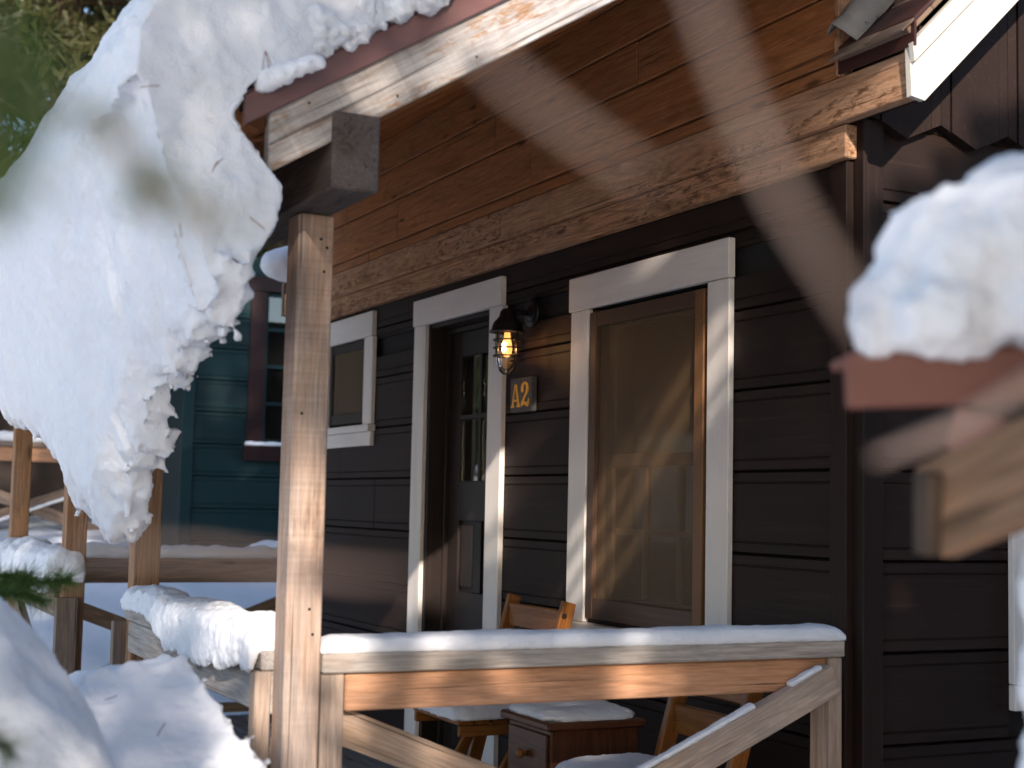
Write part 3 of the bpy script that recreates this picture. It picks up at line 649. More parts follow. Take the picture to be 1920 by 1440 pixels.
pillow('seat_snow', -1.92, -1.44, -.64, -.30, .441, .055, 'snow pad on the chair seat left of the nightstand', 'snow', group='snow pads on porch furniture')
pillow('seat_snow', -.51, -.11, -.75, -.40, .431, .045, 'snow pad on the chair seat lowest in view below the nightstand', 'snow', group='snow pads on porch furniture')
ns = thing('nightstand', (-.84, -.52, 0), 'small red brown nightstand with one knobbed drawer behind the railing', 'nightstand')
bx('carcass', -.99, -.69, -.645, -.325, .03, .515, M['stand'], ns, 'z', .004)
bx('top_panel', -1.015, -.665, -.67, -.31, .516, .542, M['stand'], ns, 'y', .006)
dr = bx('drawer', -.975, -.705, -.655, -.646, .345, .50, M['stand'], ns, 'x', .003)
link('drawer_knob', lathe([(0, 0), (.009, 0), (.008, .012), (.016, .020), (.017, .028), (.010, .034), (0, .035)], 16), M['chair'], dr, Matrix.Translation((-.84, -.655, .425)) @ RY, True)
bx('drawer', -.975, -.705, -.655, -.646, .05, .33, M['stand'], ns, 'x', .003)
pillow('table_snow', -1.01, -.68, -.665, -.315, .543, .034, 'thin snow pad on top of the nightstand', 'snow', group='snow pads on porch furniture')

# ------------------------------------------------------------------ snow on railings
def railsnow(name, axis, s0, s1, c, hw, z, h, label, front=None, voxel=.009, lump=.25, disp=((.12, .016), (.03, .007))):
    """rounded snow strip; front(s) = (extra drop, extra bulge) of the -side lip"""
    n = max(20, int((s1 - s0) / .02)); rings = []
    for i in range(n + 1):
        s = i / n; t = s0 + (s1 - s0) * s; e = min(t - s0, s1 - t); sc = math.sqrt(max(.05, 1 - (1 - min(1, e / .05)) ** 2))
        hh = h * (1 + lump * fn(t * 5, z, c)) * (.35 + .65 * sc); d, bu = front(t) if front else (0, 0)
        pr = [(hw, .0), (hw * 1.08, hh * .45), (hw * .9, hh * .85), (hw * .45, hh), (-.1 * hw, hh * 1.02), (-hw * .6, hh * .97), (-hw * 1.0 - bu * .6, hh * .78), (-hw * 1.12 - bu, hh * .35), (-hw * 1.1 - bu, -.01 - d * .6), (-hw * 1.05 - bu * .7, -.004 - d), (-hw * .98 - bu * .2, -.003 - d * .55), (-hw * .9, -.001)]
        jt = .004 * fn(t * 30, 1, 2)
        rings.append([((c + p, t, z + q + (jt if q < 0 else 0)) if axis == 'y' else (t, c + p, z + q + (jt if q < 0 else 0))) for p, q in pr])
    o = snowify(loft(name, rings), voxel, disp); return tag(o, label, 'snow', 'snow lying along the porch railings')
railsnow('rail_snow', 'y', -1.668, -.088, .012, .047, .852, .044, 'long smooth snow strip on the end railing in front of the door', lump=.10, voxel=.007, disp=((.2, .008), (.03, .004)))
def curl(t):
    u = (t + .80) / .8
    a = max(0, fn(t * 7, 4, 1) * .5 + .5); b = max(0, min(1, (t + 1.30) / .4)) * max(.2, 1 - .5 * max(0, (t + .5) / .5))
    return (.085 * b * (.65 + .6 * a), .022 * b)
railsnow('rail_snow', 'x', -1.62, -.050, -1.742, .055, .852, .075, 'ragged curled snow drooping over the front railing left of the big post', curl, voxel=.006, disp=((.1, .020), (.03, .012), (.01, .005)))
railsnow('rail_snow', 'x', -4.74, -3.02, -1.745, .070, .85, .13, 'thick rounded snow roll on the railing at the far left', lambda t: (.04, .03), voxel=.010, disp=((.2, .04), (.05, .014), (.015, .005)))
railsnow('rail_snow', 'y', -1.64, -.06, -4.79, .055, .884, .07, 'even snow strip on the far end railing in shade', voxel=.014)
# snow slivers along the end railing brace
for (a, b) in (((.068, -.30, .735), (.068, -.19, .782)), ((.068, -1.0, .435), (.068, -.42, .683))):
    o = board('brace_snow', a, b, .03, .016, M['snow']); snowify(o, .006, ((.05, .008),))
    tag(o, 'short snow sliver near the top of the railing diagonal' if b[2] > .7 else 'long snow sliver lower on the railing diagonal', 'snow')

# ------------------------------------------------------------------ the big slab of snow sliding off the porch roof
BX = [.40, .37, .30, .16, .02, -.06, -.20, -.26, -.32, -.46, -.58, -.72, -.95, -1.22, -1.32, -1.55, -1.9, -2.45, -3.4, -4.4, -5.4]
BZ = [1.74, 1.66, 1.62, 1.58, 1.57, 1.50, 1.47, 1.36, 1.32, 1.26, 1.13, 1.13, 1.17, 1.20, 1.28, 1.35, 1.42, 1.47, 1.62, 1.7, 1.7]
st = []
x = .385
while x > -5.2: st.append(x); x -= .012 if x > -1.6 else .03
rings = []
for x in st:
    zb = float(np.interp(-x, [-q for q in BX], BZ)) + .040 * fn(x * 8, 2.2, 0) + .030 * fn(x * 40, .3, 1)
    e = min(1, (.39 - x) / .07); rd = math.sqrt(max(0, 1 - (1 - e) ** 2)); ins = .05 * (1 - rd)
    far = min(1, max(0, (.30 - x) / .25)); zm = zb + .55 * (2.2 - zb); wob = .03 * fn(x * 3, 7, 1)
    rz = lambda y: zr(y) + .212
    P_ = [(-.85, rz(-.85)), (-1.3, rz(-1.3)), (-1.75, rz(-1.75)), (-1.97, rz(-1.97)), (-2.015, rz(-1.99) - .06), (-1.975 + ins * .3, 2.0), (-1.90 - .06 * far, 1.90), (-1.905 - .06 * far, 1.82), (-1.94 - .03 * far, zb + .14 if zb < 1.6 else 1.76), (-1.955 - .03 * far, zb + .05), (-1.985, zb + .004), (-2.02, zb),
          (-2.07, zb + .035), (-2.11 + wob * .4, zb + .12), (-2.17 + wob, zm - .05), (-2.225 + wob, zm + .15), (-2.262 + wob + ins, 2.08), (-2.255 + wob * .8 + ins, 2.22), (-2.20 + wob * .6 + ins, 2.345 - ins), (-2.10 + ins, 2.46 - ins), (-1.92, 2.56 - ins), (-1.6, 2.76 - ins), (-1.2, 3.0 - ins), (-.85, 3.22 - ins)]
    rings.append([(x, y, z) for y, z in P_])
slo = loft('roof_snow_slab', rings)
bm = bmesh.new(); bm.from_mesh(slo.data)
for q in range(420):
    x = .385 - 2.6 * random.random() ** 1.4; i0 = min(range(len(st)), key=lambda k: abs(st[k] - x)); zb = rings[i0][10][2]; rr_ = random.choice((.011, .014, .018, .024))
    m_ = Matrix.Translation((x, random.uniform(-2.05, -1.96), zb + rr_ * random.uniform(.1, .9))) @ Matrix.Rotation(random.uniform(-.7, .7), 4, 'Y') @ Matrix.Rotation(random.uniform(-.5, .5), 4, 'X') @ Matrix.Diagonal((rr_ * random.uniform(.6, 1.6), rr_, rr_ * random.uniform(.6, 1.9), 1))
    bmesh.ops.create_cone(bm, cap_ends=True, segments=5, radius1=.25, radius2=1.0, depth=2, matrix=m_)
bm.to_mesh(slo.data); bm.free()
slab = snowify(slo, .0085, ((.7, .05), (.25, .020), (.09, .018), (.03, .012), (.012, .007)))
tag(slab, 'huge slab of snow curling down off the porch roof edge', 'snow slab')
# lumps lying on the metal edge of the porch roof
def lump(name, pts, label, cat='snow', voxel=.01, disp=((.06, .02), (.02, .008)), group=None):
    bm = bmesh.new()
    for (x, y, z, r, sx, sy, sz) in pts:
        m_ = Matrix.Translation((x, y, z)) @ Matrix.Diagonal((sx * r, sy * r, sz * r, 1)); bmesh.ops.create_icosphere(bm, subdivisions=3, radius=1, matrix=m_)
    me = bpy.data.meshes.new(name); bm.to_mesh(me); bm.free(); o = link(name, me, M['snow']); snowify(o, voxel, disp); return tag(o, label, cat, group)
def vw(px, py, d): return Vector((3.482, -2.85, 1.22)) + Ff * d + Rr * ((px - 960) / 2773.6 * d) + Uu * ((720 - py) / 2773.6 * d)
def vlump(name, L, label, voxel, disp): return lump(name, [(*vw(x, y, d), r_ * d / 2773.6, 1, 1, 1) for x, y, d, r_ in L], label, voxel=voxel, disp=disp)
vlump('snow_lump', [(496, 156, 3.26, 20), (508, 148, 3.25, 21), (520, 143, 3.25, 19), (532, 138, 3.25, 20), (544, 131, 3.25, 17), (556, 128, 3.25, 18), (567, 122, 3.25, 15), (578, 121, 3.25, 16), (588, 117, 3.25, 14), (597, 117, 3.25, 15), (540, 112, 3.30, 26), (500, 130, 3.31, 26), (575, 100, 3.32, 24)], 'small lip of snow hanging over the metal roof edge', .005, ((.05, .016), (.018, .012), (.007, .005)))
vlump('snow_lump', [(520, 90, 3.34, 42), (560, 70, 3.36, 44), (600, 55, 3.36, 48), (605, 95, 3.33, 18), (640, 60, 3.38, 36), (665, 50, 3.38, 32), (690, 30, 3.40, 38), (655, 85, 3.36, 14), (740, 10, 3.42, 36), (790, -6, 3.44, 30), (715, 44, 3.39, 14), (830, -20, 3.46, 26)], 'broken snow lumps at the near end of the roof slab', .006, ((.07, .045), (.025, .024), (.009, .008)))

# ------------------------------------------------------------------ berm of fallen snow in front of the porch
def heap(name, prof, label, cat='snow heap', voxel=.016, disp=((.3, .05), (.08, .02), (.02, .008))):
    return tag(snowify(loft(name, prof), voxel, disp), label, cat)
def view(px, py, d): return Vector((3.482, -2.85, 1.22)) + Ff * d + Rr * ((px - 960) / 2773.6 * d) + Uu * ((720 - py) / 2773.6 * d)
def crumbs(bm, pts, n, sizes, jit=.012):
    for q in range(n):
        i = random.randrange(len(pts) - 1); p = pts[i].lerp(pts[i + 1], random.random()) + Vector((random.gauss(0, jit), random.gauss(0, jit), random.gauss(0, jit * .5))); k = random.choice(sizes)
        m_ = Matrix.Translation(p) @ Matrix.Rotation(random.uniform(0, 6.28), 4, Vector((random.random() - .5, random.random() - .5, random.random() - .5)).normalized()) @ Matrix.Diagonal((k * random.uniform(.6, 1.5), k, k * random.uniform(.5, 1.4), 1))
        bmesh.ops.create_cone(bm, cap_ends=True, segments=5, radius1=.4, radius2=1.0, depth=1.6, matrix=m_)
OUT = [(158, 1264), (200, 1256), (262, 1249), (322, 1241), (338, 1228), (350, 1246), (372, 1262), (400, 1300), (420, 1330), (446, 1362), (470, 1392), (512, 1450), (590, 1570), (700, 1900), (20, 1900), (60, 1500), (92, 1440), (160, 1402), (170, 1352), (166, 1306), (150, 1288)]
dep = lambda y: 3.06 - max(0, min(700, y - 1240)) / 330 * .42
front = [view(x, y, dep(y)) for x, y in OUT]
cen = sum(front, Vector()) / len(front)
mid = [p + Vector((-.16, .02, -.012)) for p in front]; back = [p + Vector((-.62, .06, -.10)) for p in front]
ho = loft('snow_heap', [front, mid, back]); bm = bmesh.new(); bm.from_mesh(ho.data)
crumbs(bm, front[:13], 70, (.007, .010, .013), .006); crumbs(bm, front[16:] + front[:1], 30, (.008, .012, .016), .008); bm.to_mesh(ho.data); bm.free()
tag(snowify(ho, .009, ((.4, .035), (.12, .014), (.03, .006), (.012, .004))), 'squarish block of fallen snow in front of the big post', 'snow heap')
rr = []
for i in range(44):
    x = 1.45 - i * .07
    zc = float(np.interp(-x, [-1.4, -1.15, -1.0, -.85, -.7, -.5, 0, 1.2], [-.2, .45, .76, .88, .92, .86, .6, .3])) + .03 * fn(x * 4, 6, 4); b = -.8
    rr.append([(x, -2.05, b), (x, -2.24, b + .7 * (zc - b)), (x, -2.32, zc - .07), (x, -2.37, zc), (x, -2.5, zc + .13), (x, -2.7, zc + .26), (x, -3.1, zc + .34), (x, -3.5, zc + .1), (x, -3.9, zc - .3), (x, -4.2, b)])
heap('snow_heap', rr, 'bluish snow bank sloping down at the lower left corner')

# ------------------------------------------------------------------ neighbour: teal cabin behind
teal = thing('teal_cabin', (-8.8, 1.8, .4), 'dark teal plank sided cabin with maroon window trim up the slope', 'cabin')
TX = -8.8
for k in range(-1, 10):
    z0 = .60 + .27 * k
    for a, b in (((.20, .655), (1.45, 5.0)) if 1.62 < z0 + .13 < 2.95 else ((.20, 5.0),)):
        siding(('x', TX), a, b, z0, z0 + .27, z0, z0 + .27, M['teal'], teal)
bx('corner_board', TX - .02, TX + .03, .10, .198, .2, 3.3, M['teal'], teal, 'z')
tw = bx('window', TX + .0, TX + .03, .655, .79, 1.68, 3.0, M['maroon'], teal, 'z')
bx('trim_board', TX, TX + .03, 1.32, 1.45, 1.68, 3.0, M['maroon'], tw, 'z'); bx('trim_board', TX, TX + .06, .63, 1.48, 1.55, 1.675, M['maroon'], tw, 'y'); bx('trim_board', TX, TX + .035, .63, 1.48, 3.002, 3.13, M['maroon'], tw, 'y')
for y in (.80, 1.055, 1.30): bx('muntin', TX - .03, TX + .0, y - .018, y + .018, 1.70, 3.0, M['teal'], tw, 'z')
for z in (1.72, 2.04, 2.36, 2.68, 2.98): bx('muntin', TX - .028, TX - .002, .82, 1.28, z - .016, z + .016, M['teal'], tw, 'y')
for (y0, y1) in ((.819, 1.036), (1.074, 1.281)):
    for z0 in (1.737, 2.057, 2.377, 2.697): bx('pane', TX - .016, TX - .013, y0, y1, z0, z0 + .286, M['glass'], tw, 'y', 0)
bx('wall_backing', TX - .08, TX - .05, .12, 5, .2, 3.3, M['curtain'], teal, 'y', 0); bx('wall_backing', TX - 4, TX - .09, .12, .15, .2, 3.3, M['teal'], teal, 'x', 0)
board('roof', (TX - 2.0, -.25, 3.2), (TX - 2.0, 2.6, 5.0), 4.6, .08, M['drip'], teal, (0, -.5, 1))
o = bx('sill_snow', TX + .0, TX + .07, .64, 1.47, 1.676, 1.71, M['snow'], None, 'y'); snowify(o, .012, ((.08, .02),)); tag(o, 'thin line of snow on the maroon window sill', 'snow')
lump('eave_snow', [(-5.45, -.06, 2.70, .16, .9, 1.2, .7), (-5.35, .12, 2.86, .2, 1, 1, .8)], 'wedge of snow on the far eave corner of the brown cabin', voxel=.02)

# neighbour's porch up the slope at far left
np_ = thing('neighbor_porch', (-10.8, -.6, .6), 'blurred wooden porch of another cabin uphill at left', 'porch')
bx('top_rail', -10.95, -10.82, -3.0, .42, 1.665, 1.71, M['far'], np_, 'y'); bx('board', -10.9, -10.85, -3.0, .42, 1.53, 1.66, M['rail'], np_, 'y')
for y in (-2.2, .42): bx('post', -10.95, -10.85, y - .05, y + .05, .2, 1.66 if y > 0 else 3.2, M['far'], np_, 'z')
board('brace', (-10.86, -1.9, 1.50), (-10.86, .3, .72), .04, .11, M['far'], np_); board('brace', (-10.92, .3, 1.5), (-10.92, -1.9, .72), .04, .11, M['far'], np_)
bx('floor_edge', -11.4, -10.8, -3.0, .5, .56, .68, M['far'], np_, 'y'); bx('back_wall', -13.2, -13.1, -3.2, .7, .5, 3.3, M['oldsnowwall'], np_, 'y')
bx('roof_edge', -13.3, -10.6, -3.4, .8, 3.25, 3.4, M['far'], np_, 'y')
railsnow('rail_snow', 'y', -2.95, .40, -10.885, .08, 1.708, .10, 'blurred snow along the uphill porch rail', voxel=.02)
bt = board('brace_snow', (-10.84, -1.2, .93), (-10.84, .3, 1.48), .05, .03, M['snow']); snowify(bt, .012, ((.05, .01),)); tag(bt, 'line of snow on the uphill porch diagonal', 'snow')
gb2 = lump('snow_drift', [(-8.2, 1.0, .62, .5, .8, 1.6, .55), (-7.2, 1.5, .45, .6, 1, 1.4, .6), (-8.4, .1, .60, .35, .8, 1.2, .4)], 'snow drift banked against the foot of the teal cabin', voxel=.04, disp=((.4, .1), (.1, .03)))

# ------------------------------------------------------------------ downhill neighbour's roof corner, close to the camera on the right
nr = thing('near_roof_corner', (2.4, -1.7, 1.3), 'blurred red brown roof edge with wooden rafter tail close at right', 'roof corner')
A = Vector((2.288, -1.890, 1.352)); B = Vector((2.62, -1.30, 1.385)); dr_ = (B - A).normalized(); nv = Vector((dr_.y, -dr_.x, 0)).normalized()
board('metal_edging', A, B, .012, .056, M['nearedge'], nr); board('roof_deck', A + Vector((-.06, .05, .030)), B + Vector((-.1, .06, .030)), .16, .012, M['nearedge'], nr)
def near(p): return Vector((3.482, -2.85, 1.22)) + Ff * p[2] + Rr * ((p[0] - 960) / 2773.6 * p[2]) + Uu * ((720 - p[1]) / 2773.6 * p[2])
board('rafter_tail', near((1752, 962, 1.52)), near((2120, 800, 1.34)), .030, .098, M['near'], nr, (0, 0, 1), .004)
board('rafter_tail', near((1790, 800, 1.50)), near((2060, 900, 1.36)), .02, .045, M['nearedge'], nr, (0, 0, 1), .003)
board('bracket_block', near((1748, 1040, 1.505)), near((1748, 885, 1.505)), .028, .03, M['rawend'], nr, (0, 1, 0), .003)
bx('wall', 2.95, 9.0, -.75, -.70, -1.2, 1.75, M['brown'], nr, 'x'); bx('wall', 2.95, 3.0, -.69, 5.5, -1.2, 2.2, M['brown'], nr, 'y')
prism('roof', [(-1.80, 1.42), (-.6, 1.66), (2.4, 3.75), (5.9, 1.3), (5.9, 1.22), (2.4, 3.67), (-.6, 1.58), (-1.80, 1.36)], 'x', 2.55, 9.3, M['drip'], nr)
lump('roof_corner_snow', [(2.31, -1.825, 1.43, .055, 1, 1, 1), (2.33, -1.78, 1.48, .075, 1, 1, 1.0), (2.36, -1.72, 1.50, .09, 1, 1, 1), (2.40, -1.64, 1.51, .10, 1, 1, 1), (2.30, -1.86, 1.405, .030, 1, 1, 1), (2.34, -1.80, 1.42, .06, 1, 1.2, .8), (2.44, -1.56, 1.50, .12, 1, 1, 1), (2.38, -1.70, 1.425, .07, 1, 1.3, .7), (2.42, -1.685, 1.60, .05, 1, 1, 1.6), (2.35, -1.76, 1.545, .03, 1, 1, 1)],
     'blurred heap of snow on the close red brown roof corner', 'snow heap', voxel=.007, disp=((.09, .03), (.03, .018), (.012, .010)))
lump('snow_clump', [(2.362, -1.708, 1.20 - .03 * i, .013 + .004 * (i % 3), .8, .8, 1.4) for i in range(0, 14)], 'blurred white snow coated stick at the lower right edge', 'snow', voxel=.006, disp=((.02, .012),))

# ------------------------------------------------------------------ trees
def spray_arrays(centers, r, nneed, wid, ln, droop=.0, dirs=None):
    """needle triangles round each centre"""
    n = len(centers); C_ = np.repeat(np.asarray(centers), nneed, 0); N = len(C_)
    d = rng.normal(size=(N, 3)); 
    if dirs is not None: d += np.repeat(np.asarray(dirs), nneed, 0) * 1.3
    d[:, 2] -= droop; d /= np.linalg.norm(d, axis=1)[:, None]
    p = C_ + rng.normal(size=(N, 3)) * r * .45
    t = np.cross(d, rng.normal(size=(N, 3))); t /= np.linalg.norm(t, axis=1)[:, None]
    L = ln * rng.uniform(.6, 1.2, (N, 1)); Wd = wid * rng.uniform(.7, 1.3, (N, 1))
    v = np.stack([p - t * Wd / 2, p + t * Wd / 2, p + d * L], 1).reshape(-1, 3); return v
def trimesh(name, v):
    me = bpy.data.meshes.new(name); n = len(v) // 3
    me.vertices.add(len(v)); me.vertices.foreach_set('co', v.astype(np.float32).ravel())
    me.loops.add(len(v)); me.loops.foreach_set('vertex_index', np.arange(len(v), dtype=np.int32))
    me.polygons.add(n); me.polygons.foreach_set('loop_start', np.arange(n, dtype=np.int32) * 3); me.polygons.foreach_set('loop_total', np.full(n, 3, np.int32))
    me.update(calc_edges=True); return me
def conifer_meshes(H, Rb, seed, dens=1.0, z0=.08):
    rn = random.Random(seed); tr = [([(0, 0, 0), (.03, 0, H * .4), (0, .04, H * .75), (0, 0, H)], [H * .018, H * .013, H * .007, .01])]
    cs = []; z = H * z0
    while z < H * .985:
        rb = Rb * (1 - z / H) ** .8 * rn.uniform(.7, 1.15) + .1
        for q in range(rn.randint(3, 5)):
            a = rn.uniform(0, 6.28); dz = -.12 * rb + rn.uniform(-.1, .2) * rb; pts = []
            for i in range(5): t = i / 4; pts.append((math.cos(a) * rb * t, math.sin(a) * rb * t, z + dz * t + .1 * rb * t * t))
            tr.append((pts, [.02 + .012 * rb, .02, .014, .009, .004]))
            for i in range(int(rb * 9 * dens) + 2):
                t = rn.uniform(.2, 1.05); sp = .16 * rb * (1.1 - .5 * t); cs.append((math.cos(a) * rb * t + rn.gauss(0, sp), math.sin(a) * rb * t + rn.gauss(0, sp), z + dz * t + .1 * rb * t * t + rn.gauss(0, .06)))
        z += H * .03 * rn.uniform(.8, 1.3)
    return tubemesh(tr, 6), cs
vars_ = []
for i, (H, Rb, mt) in enumerate(((9, 2.3, 'needle'), (11, 2.6, 'needle3'), (8, 2.0, 'needle'))):
    tm, cs = conifer_meshes(H, Rb, 40 + i, .8); fm = trimesh('pine_foliage', spray_arrays(cs, .24, 30, .045, .26, .1)); vars_.append((tm, fm, mt))
def pine(var, x, y, s, rot, label, group=None):
    t = thing('pine_tree', (x, y, gz(x, y) - .1), label, 'pine tree', group); tm, fm, mt = vars_[var]
    for nm, me, mat in (('trunk', tm, 'bark'), ('crown', fm, mt)):
        o = bpy.data.objects.new(nm, me); COL.objects.link(o); o.parent = t
        if not me.materials: me.materials.append(M[mat])
        if nm == 'crown': o['kind'] = 'stuff'
    t.scale = (s, s, s); t.rotation_euler.z = rot; return t
G = 'pines in the forest behind the cabins'
for i, (var, x, y, s, lab) in enumerate(((0, -15.5, -3.9, 1.55, 'dark green pine at upper left beside the snow slab'), (1, -21, -3.4, 1.7, 'olive sunlit pine behind the snow slab edge'), (2, -14.5, -5.6, 1.8, 'green pine at the far upper left corner'),
        (0, -25, -6.2, 2.0, 'pine deep in the forest at upper left'), (1, -19, .6, 1.5, 'pine behind the uphill porch'), (2, -22, 3.2, 1.7, 'pine behind the teal cabin'), (1, -28, -1.4, 2.0, 'pine far behind the uphill porch'), (0, -30, -8, 2.1, 'pine farthest left in the forest'), (2, -19, -6.0, 1.9, 'tall pine left of the frame edge'), (1, -14.5, 2.6, .9, 'pine close behind the teal cabin wall'), (0, -31, -4.6, 2.2, 'pine farthest back behind the slab edge'))):
    pine(var, x, y, s, i * 1.7, lab, G)

# the pines up-sun behind the camera whose needles dapple the cabin
def uv(P):                                  # follow the light to the plane x = 0
    P = Vector(P); t = P.x / SUN.x; return P.y - SUN.y * t, P.z - SUN.z * t
HOLES = []
def hole(P, ry, rz, t, rot=0.0):
    a, b = uv(P); HOLES.append((a, b, ry, rz, t, math.cos(rot), math.sin(rot)))
hole((.05, -1.70, .96), .13, .38, .95); hole((.05, -1.71, 1.32), .06, .12, .45); hole((.05, -1.72, 1.62), .08, .16, .6); hole((.05, -1.71, .45), .09, .30, .65)
hole((.345, -1.10, 2.52), .42, .30, 1.0, .5); hole((.345, -1.55, 2.24), .20, .12, .5); hole((.345, -1.85, 2.04), .10, .10, .35)
hole((.33, .12, 2.62), .22, .38, 1.0, -.7); hole((.33, .6, 3.0), .5, .3, 1.0, .7)
hole((.03, .30, 2.62), .20, .25, .45); hole((.03, .6, 2.7), .15, .3, .5); hole((.02, .04, 2.1), .06, .22, .6); hole((.2, -.06, 2.44), .12, .08, .7); hole((.05, .2, 2.3), .1, .12, .4)
hole((.05, -1.57, .80), .07, .14, .95); hole((.05, -1.37, .74), .07, .12, .8); hole((.06, -1.25, .62), .10, .05, .6); hole((.05, -1.18, .78), .045, .12, .8); hole((.05, -.98, .84), .04, .08, .4); hole((.05, -.76, .77), .11, .11, .95); hole((.05, -.3, .80), .1, .08, .2); hole((.05, -1.25, .62), .15, .08, .55)
hole((-.3, -1.78, .92), .14, .20, 1.0); hole((-.9, -1.78, .92), .10, .12, .6)
hole((-1.42, 0, 1.18), .14, .42, 1.0, -.5)
hole((-2.9, .1, .92), .14, .16, .85); hole((-3.75, 0, .95), .12, .12, .6); hole((-2.45, -.02, 1.0), .05, .18, .6); hole((-1.70, -.02, 1.1), .04, .3, .6); hole((-1.44, -.2, .80), .08, .1, .9); hole((-1.2, 0, 2.08), .07, .05, .8); hole((-2.0, 0, 1.0), .06, .1, .5)
hole((.42, -2.15, .75), .18, .3, .48); hole((.8, -2.5, .95), .35, .3, .42); hole((.37, -2.05, 2.2), .14, .25, .28); hole((-.8, -.5, .53), .1, .08, .6); hole((.42, -2.0, .70), .06, .28, .85); hole((.36, -1.95, 2.42), .25, .16, .7); hole((.36, -2.15, 2.15), .10, .10, .35); hole((.36, -1.6, 2.6), .3, .2, .9)
hole((-3.9, -1.75, .95), .10, .10, .8); hole((-1.62, -1.7, 1.6), .08, .5, .4); hole((2.3, -1.85, 1.52), .10, .10, .35); hole((2.32, -1.80, 1.22), .12, .10, .2)
def lit(y, z):
    b = 0
    for a, c, ry, rz, t, co, si in HOLES:
        dy, dz = y - a, z - c; p, q = (dy * co + dz * si) / ry, (-dy * si + dz * co) / rz; d2 = p * p + q * q
        if d2 < 1.7: b = max(b, t * min(1, max(0, (1.7 - d2) / .9)))
    return b
TREES = [(8.2, -5.6), (9.4, -2.2), (8.6, .8), (10.5, -8.0), (11.0, 3.0)]
cs = [[] for _ in TREES]; cb = [[] for _ in TREES]
def up(y, z, dist): return Vector((0, y, z)) + SUN * dist
def nearest(p): return min(range(len(TREES)), key=lambda i: (TREES[i][0] - p.x) ** 2 + (TREES[i][1] - p.y) ** 2)
st_ = .085
for y in np.arange(-2.9, 1.3, st_):
    for z in np.arange(-.3, 3.3, st_):
        for rep in range(3):
            yy, zz = y + random.uniform(0, st_), z + random.uniform(0, st_)
            if random.random() > lit(yy, zz) * 1.0: 
                p = up(yy, zz, random.uniform(8.0, 10.5)); cs[nearest(p)].append(p)
for y in np.arange(-9, 7, .26):
    for z in np.arange(-2.6, 7.3, .26):
        if -2.85 < y < 1.25 and -.25 < z < 3.25: continue
        if random.random() < (.82 if (y < -2.7 and z < 1.3) or (y < -3.3 and z < 2.3) else (.7 if z < -.4 else (.85 if (3.3 < z < 4.8 and y > -2.3) else (.14 if (y < -2.9 and z > 2.9) else .04)))): continue
        p = up(y + random.uniform(0, .26), z + random.uniform(0, .26), random.uniform(8, 11)); cb[nearest(p)].append(p)
for i, (tx, ty) in enumerate(TREES):
    b = gz(tx, ty) - .1; H = 10
    t = thing('pine_tree', (tx, ty, b), 'tall shade pine behind the viewer, ' + ('second from left', 'middle one', 'second from right', 'leftmost', 'rightmost')[i] + ' of five', 'pine tree', 'shade pines behind the viewer')
    tr = [([(tx, ty, b), (tx + .05, ty, b + 4), (tx, ty + .05, b + 7), (tx, ty, b + H)], [.17, .13, .08, .02])]
    for q in range(26):
        a = q * 2.4; zz = b + 1 + q * .33; ln = 1.9 * (1 - q / 34); tr.append(([(tx, ty, zz), (tx + math.cos(a) * ln * .5, ty + math.sin(a) * ln * .5, zz - .02), (tx + math.cos(a) * ln, ty + math.sin(a) * ln, zz - .1)], [.03, .018, .006]))
    link('trunk', tubemesh(tr, 7), M['bark'], t)
    vv = []
    if cs[i]: vv.append(spray_arrays(cs[i], .045, 48, .016, .085))
    if cb[i]: vv.append(spray_arrays(cb[i], .16, 70, .055, .25))
    if vv: o = link('crown', trimesh('crown', np.concatenate(vv)), M['needle'], t); o['kind'] = 'stuff'

# a leaning pine beside the neighbour's roof: its outer limbs streak the big window
tx, ty = 4.9, -4.35; tb = gz(tx, ty) - .1
t = thing('pine_tree', (tx, ty, tb), 'slim pine just outside the picture beside the close roof corner', 'pine tree')
link('trunk', tubemesh([([(tx, ty, tb), (tx + .05, ty, tb + 3), (tx, ty + .05, tb + 6), (tx, ty, tb + 8.5)], [.10, .085, .05, .012])], 8), M['bark'], t)
wy, wz = uv((-1.42, 0, 1.22)); c, dd, br = [], [], []
for q, off in enumerate((-.125, -.055, .015, .10, .17)):
    dq = 4.0 + .25 * (q % 4); sl2 = random.uniform(-.12, .12); pts = []
    for i in range(7):
        u = -.46 + .92 * i / 6; yy = wy + .48 * u + .88 * (off + sl2 * u) + .012 * math.sin(i * 2.1 + q); zz = wz + .88 * u - .48 * (off + sl2 * u); pts.append(up(yy, zz, dq))
    br.append((pts, [.020, .019, .017, .015, .012, .009, .005])); br.append(([Vector((tx, ty + .05, pts[-1].z + 1.2)), (pts[-1] + Vector((tx, ty, pts[-1].z + 1.2))) / 2 + Vector((0, 0, .3)), pts[-1]], [.022, .015, .008]))
    for i in range(6):
        for k in range(5): c.append(pts[i].lerp(pts[i + 1], random.random())); dd.append((pts[i + 1] - pts[i]).normalized() * 1.0)
link('limb', tubemesh(br, 6), M['bark'], t)
o = link('crown', trimesh('crown', spray_arrays(c, .014, 8, .004, .05, 0, dd)), M['needle'], t); o['kind'] = 'stuff'

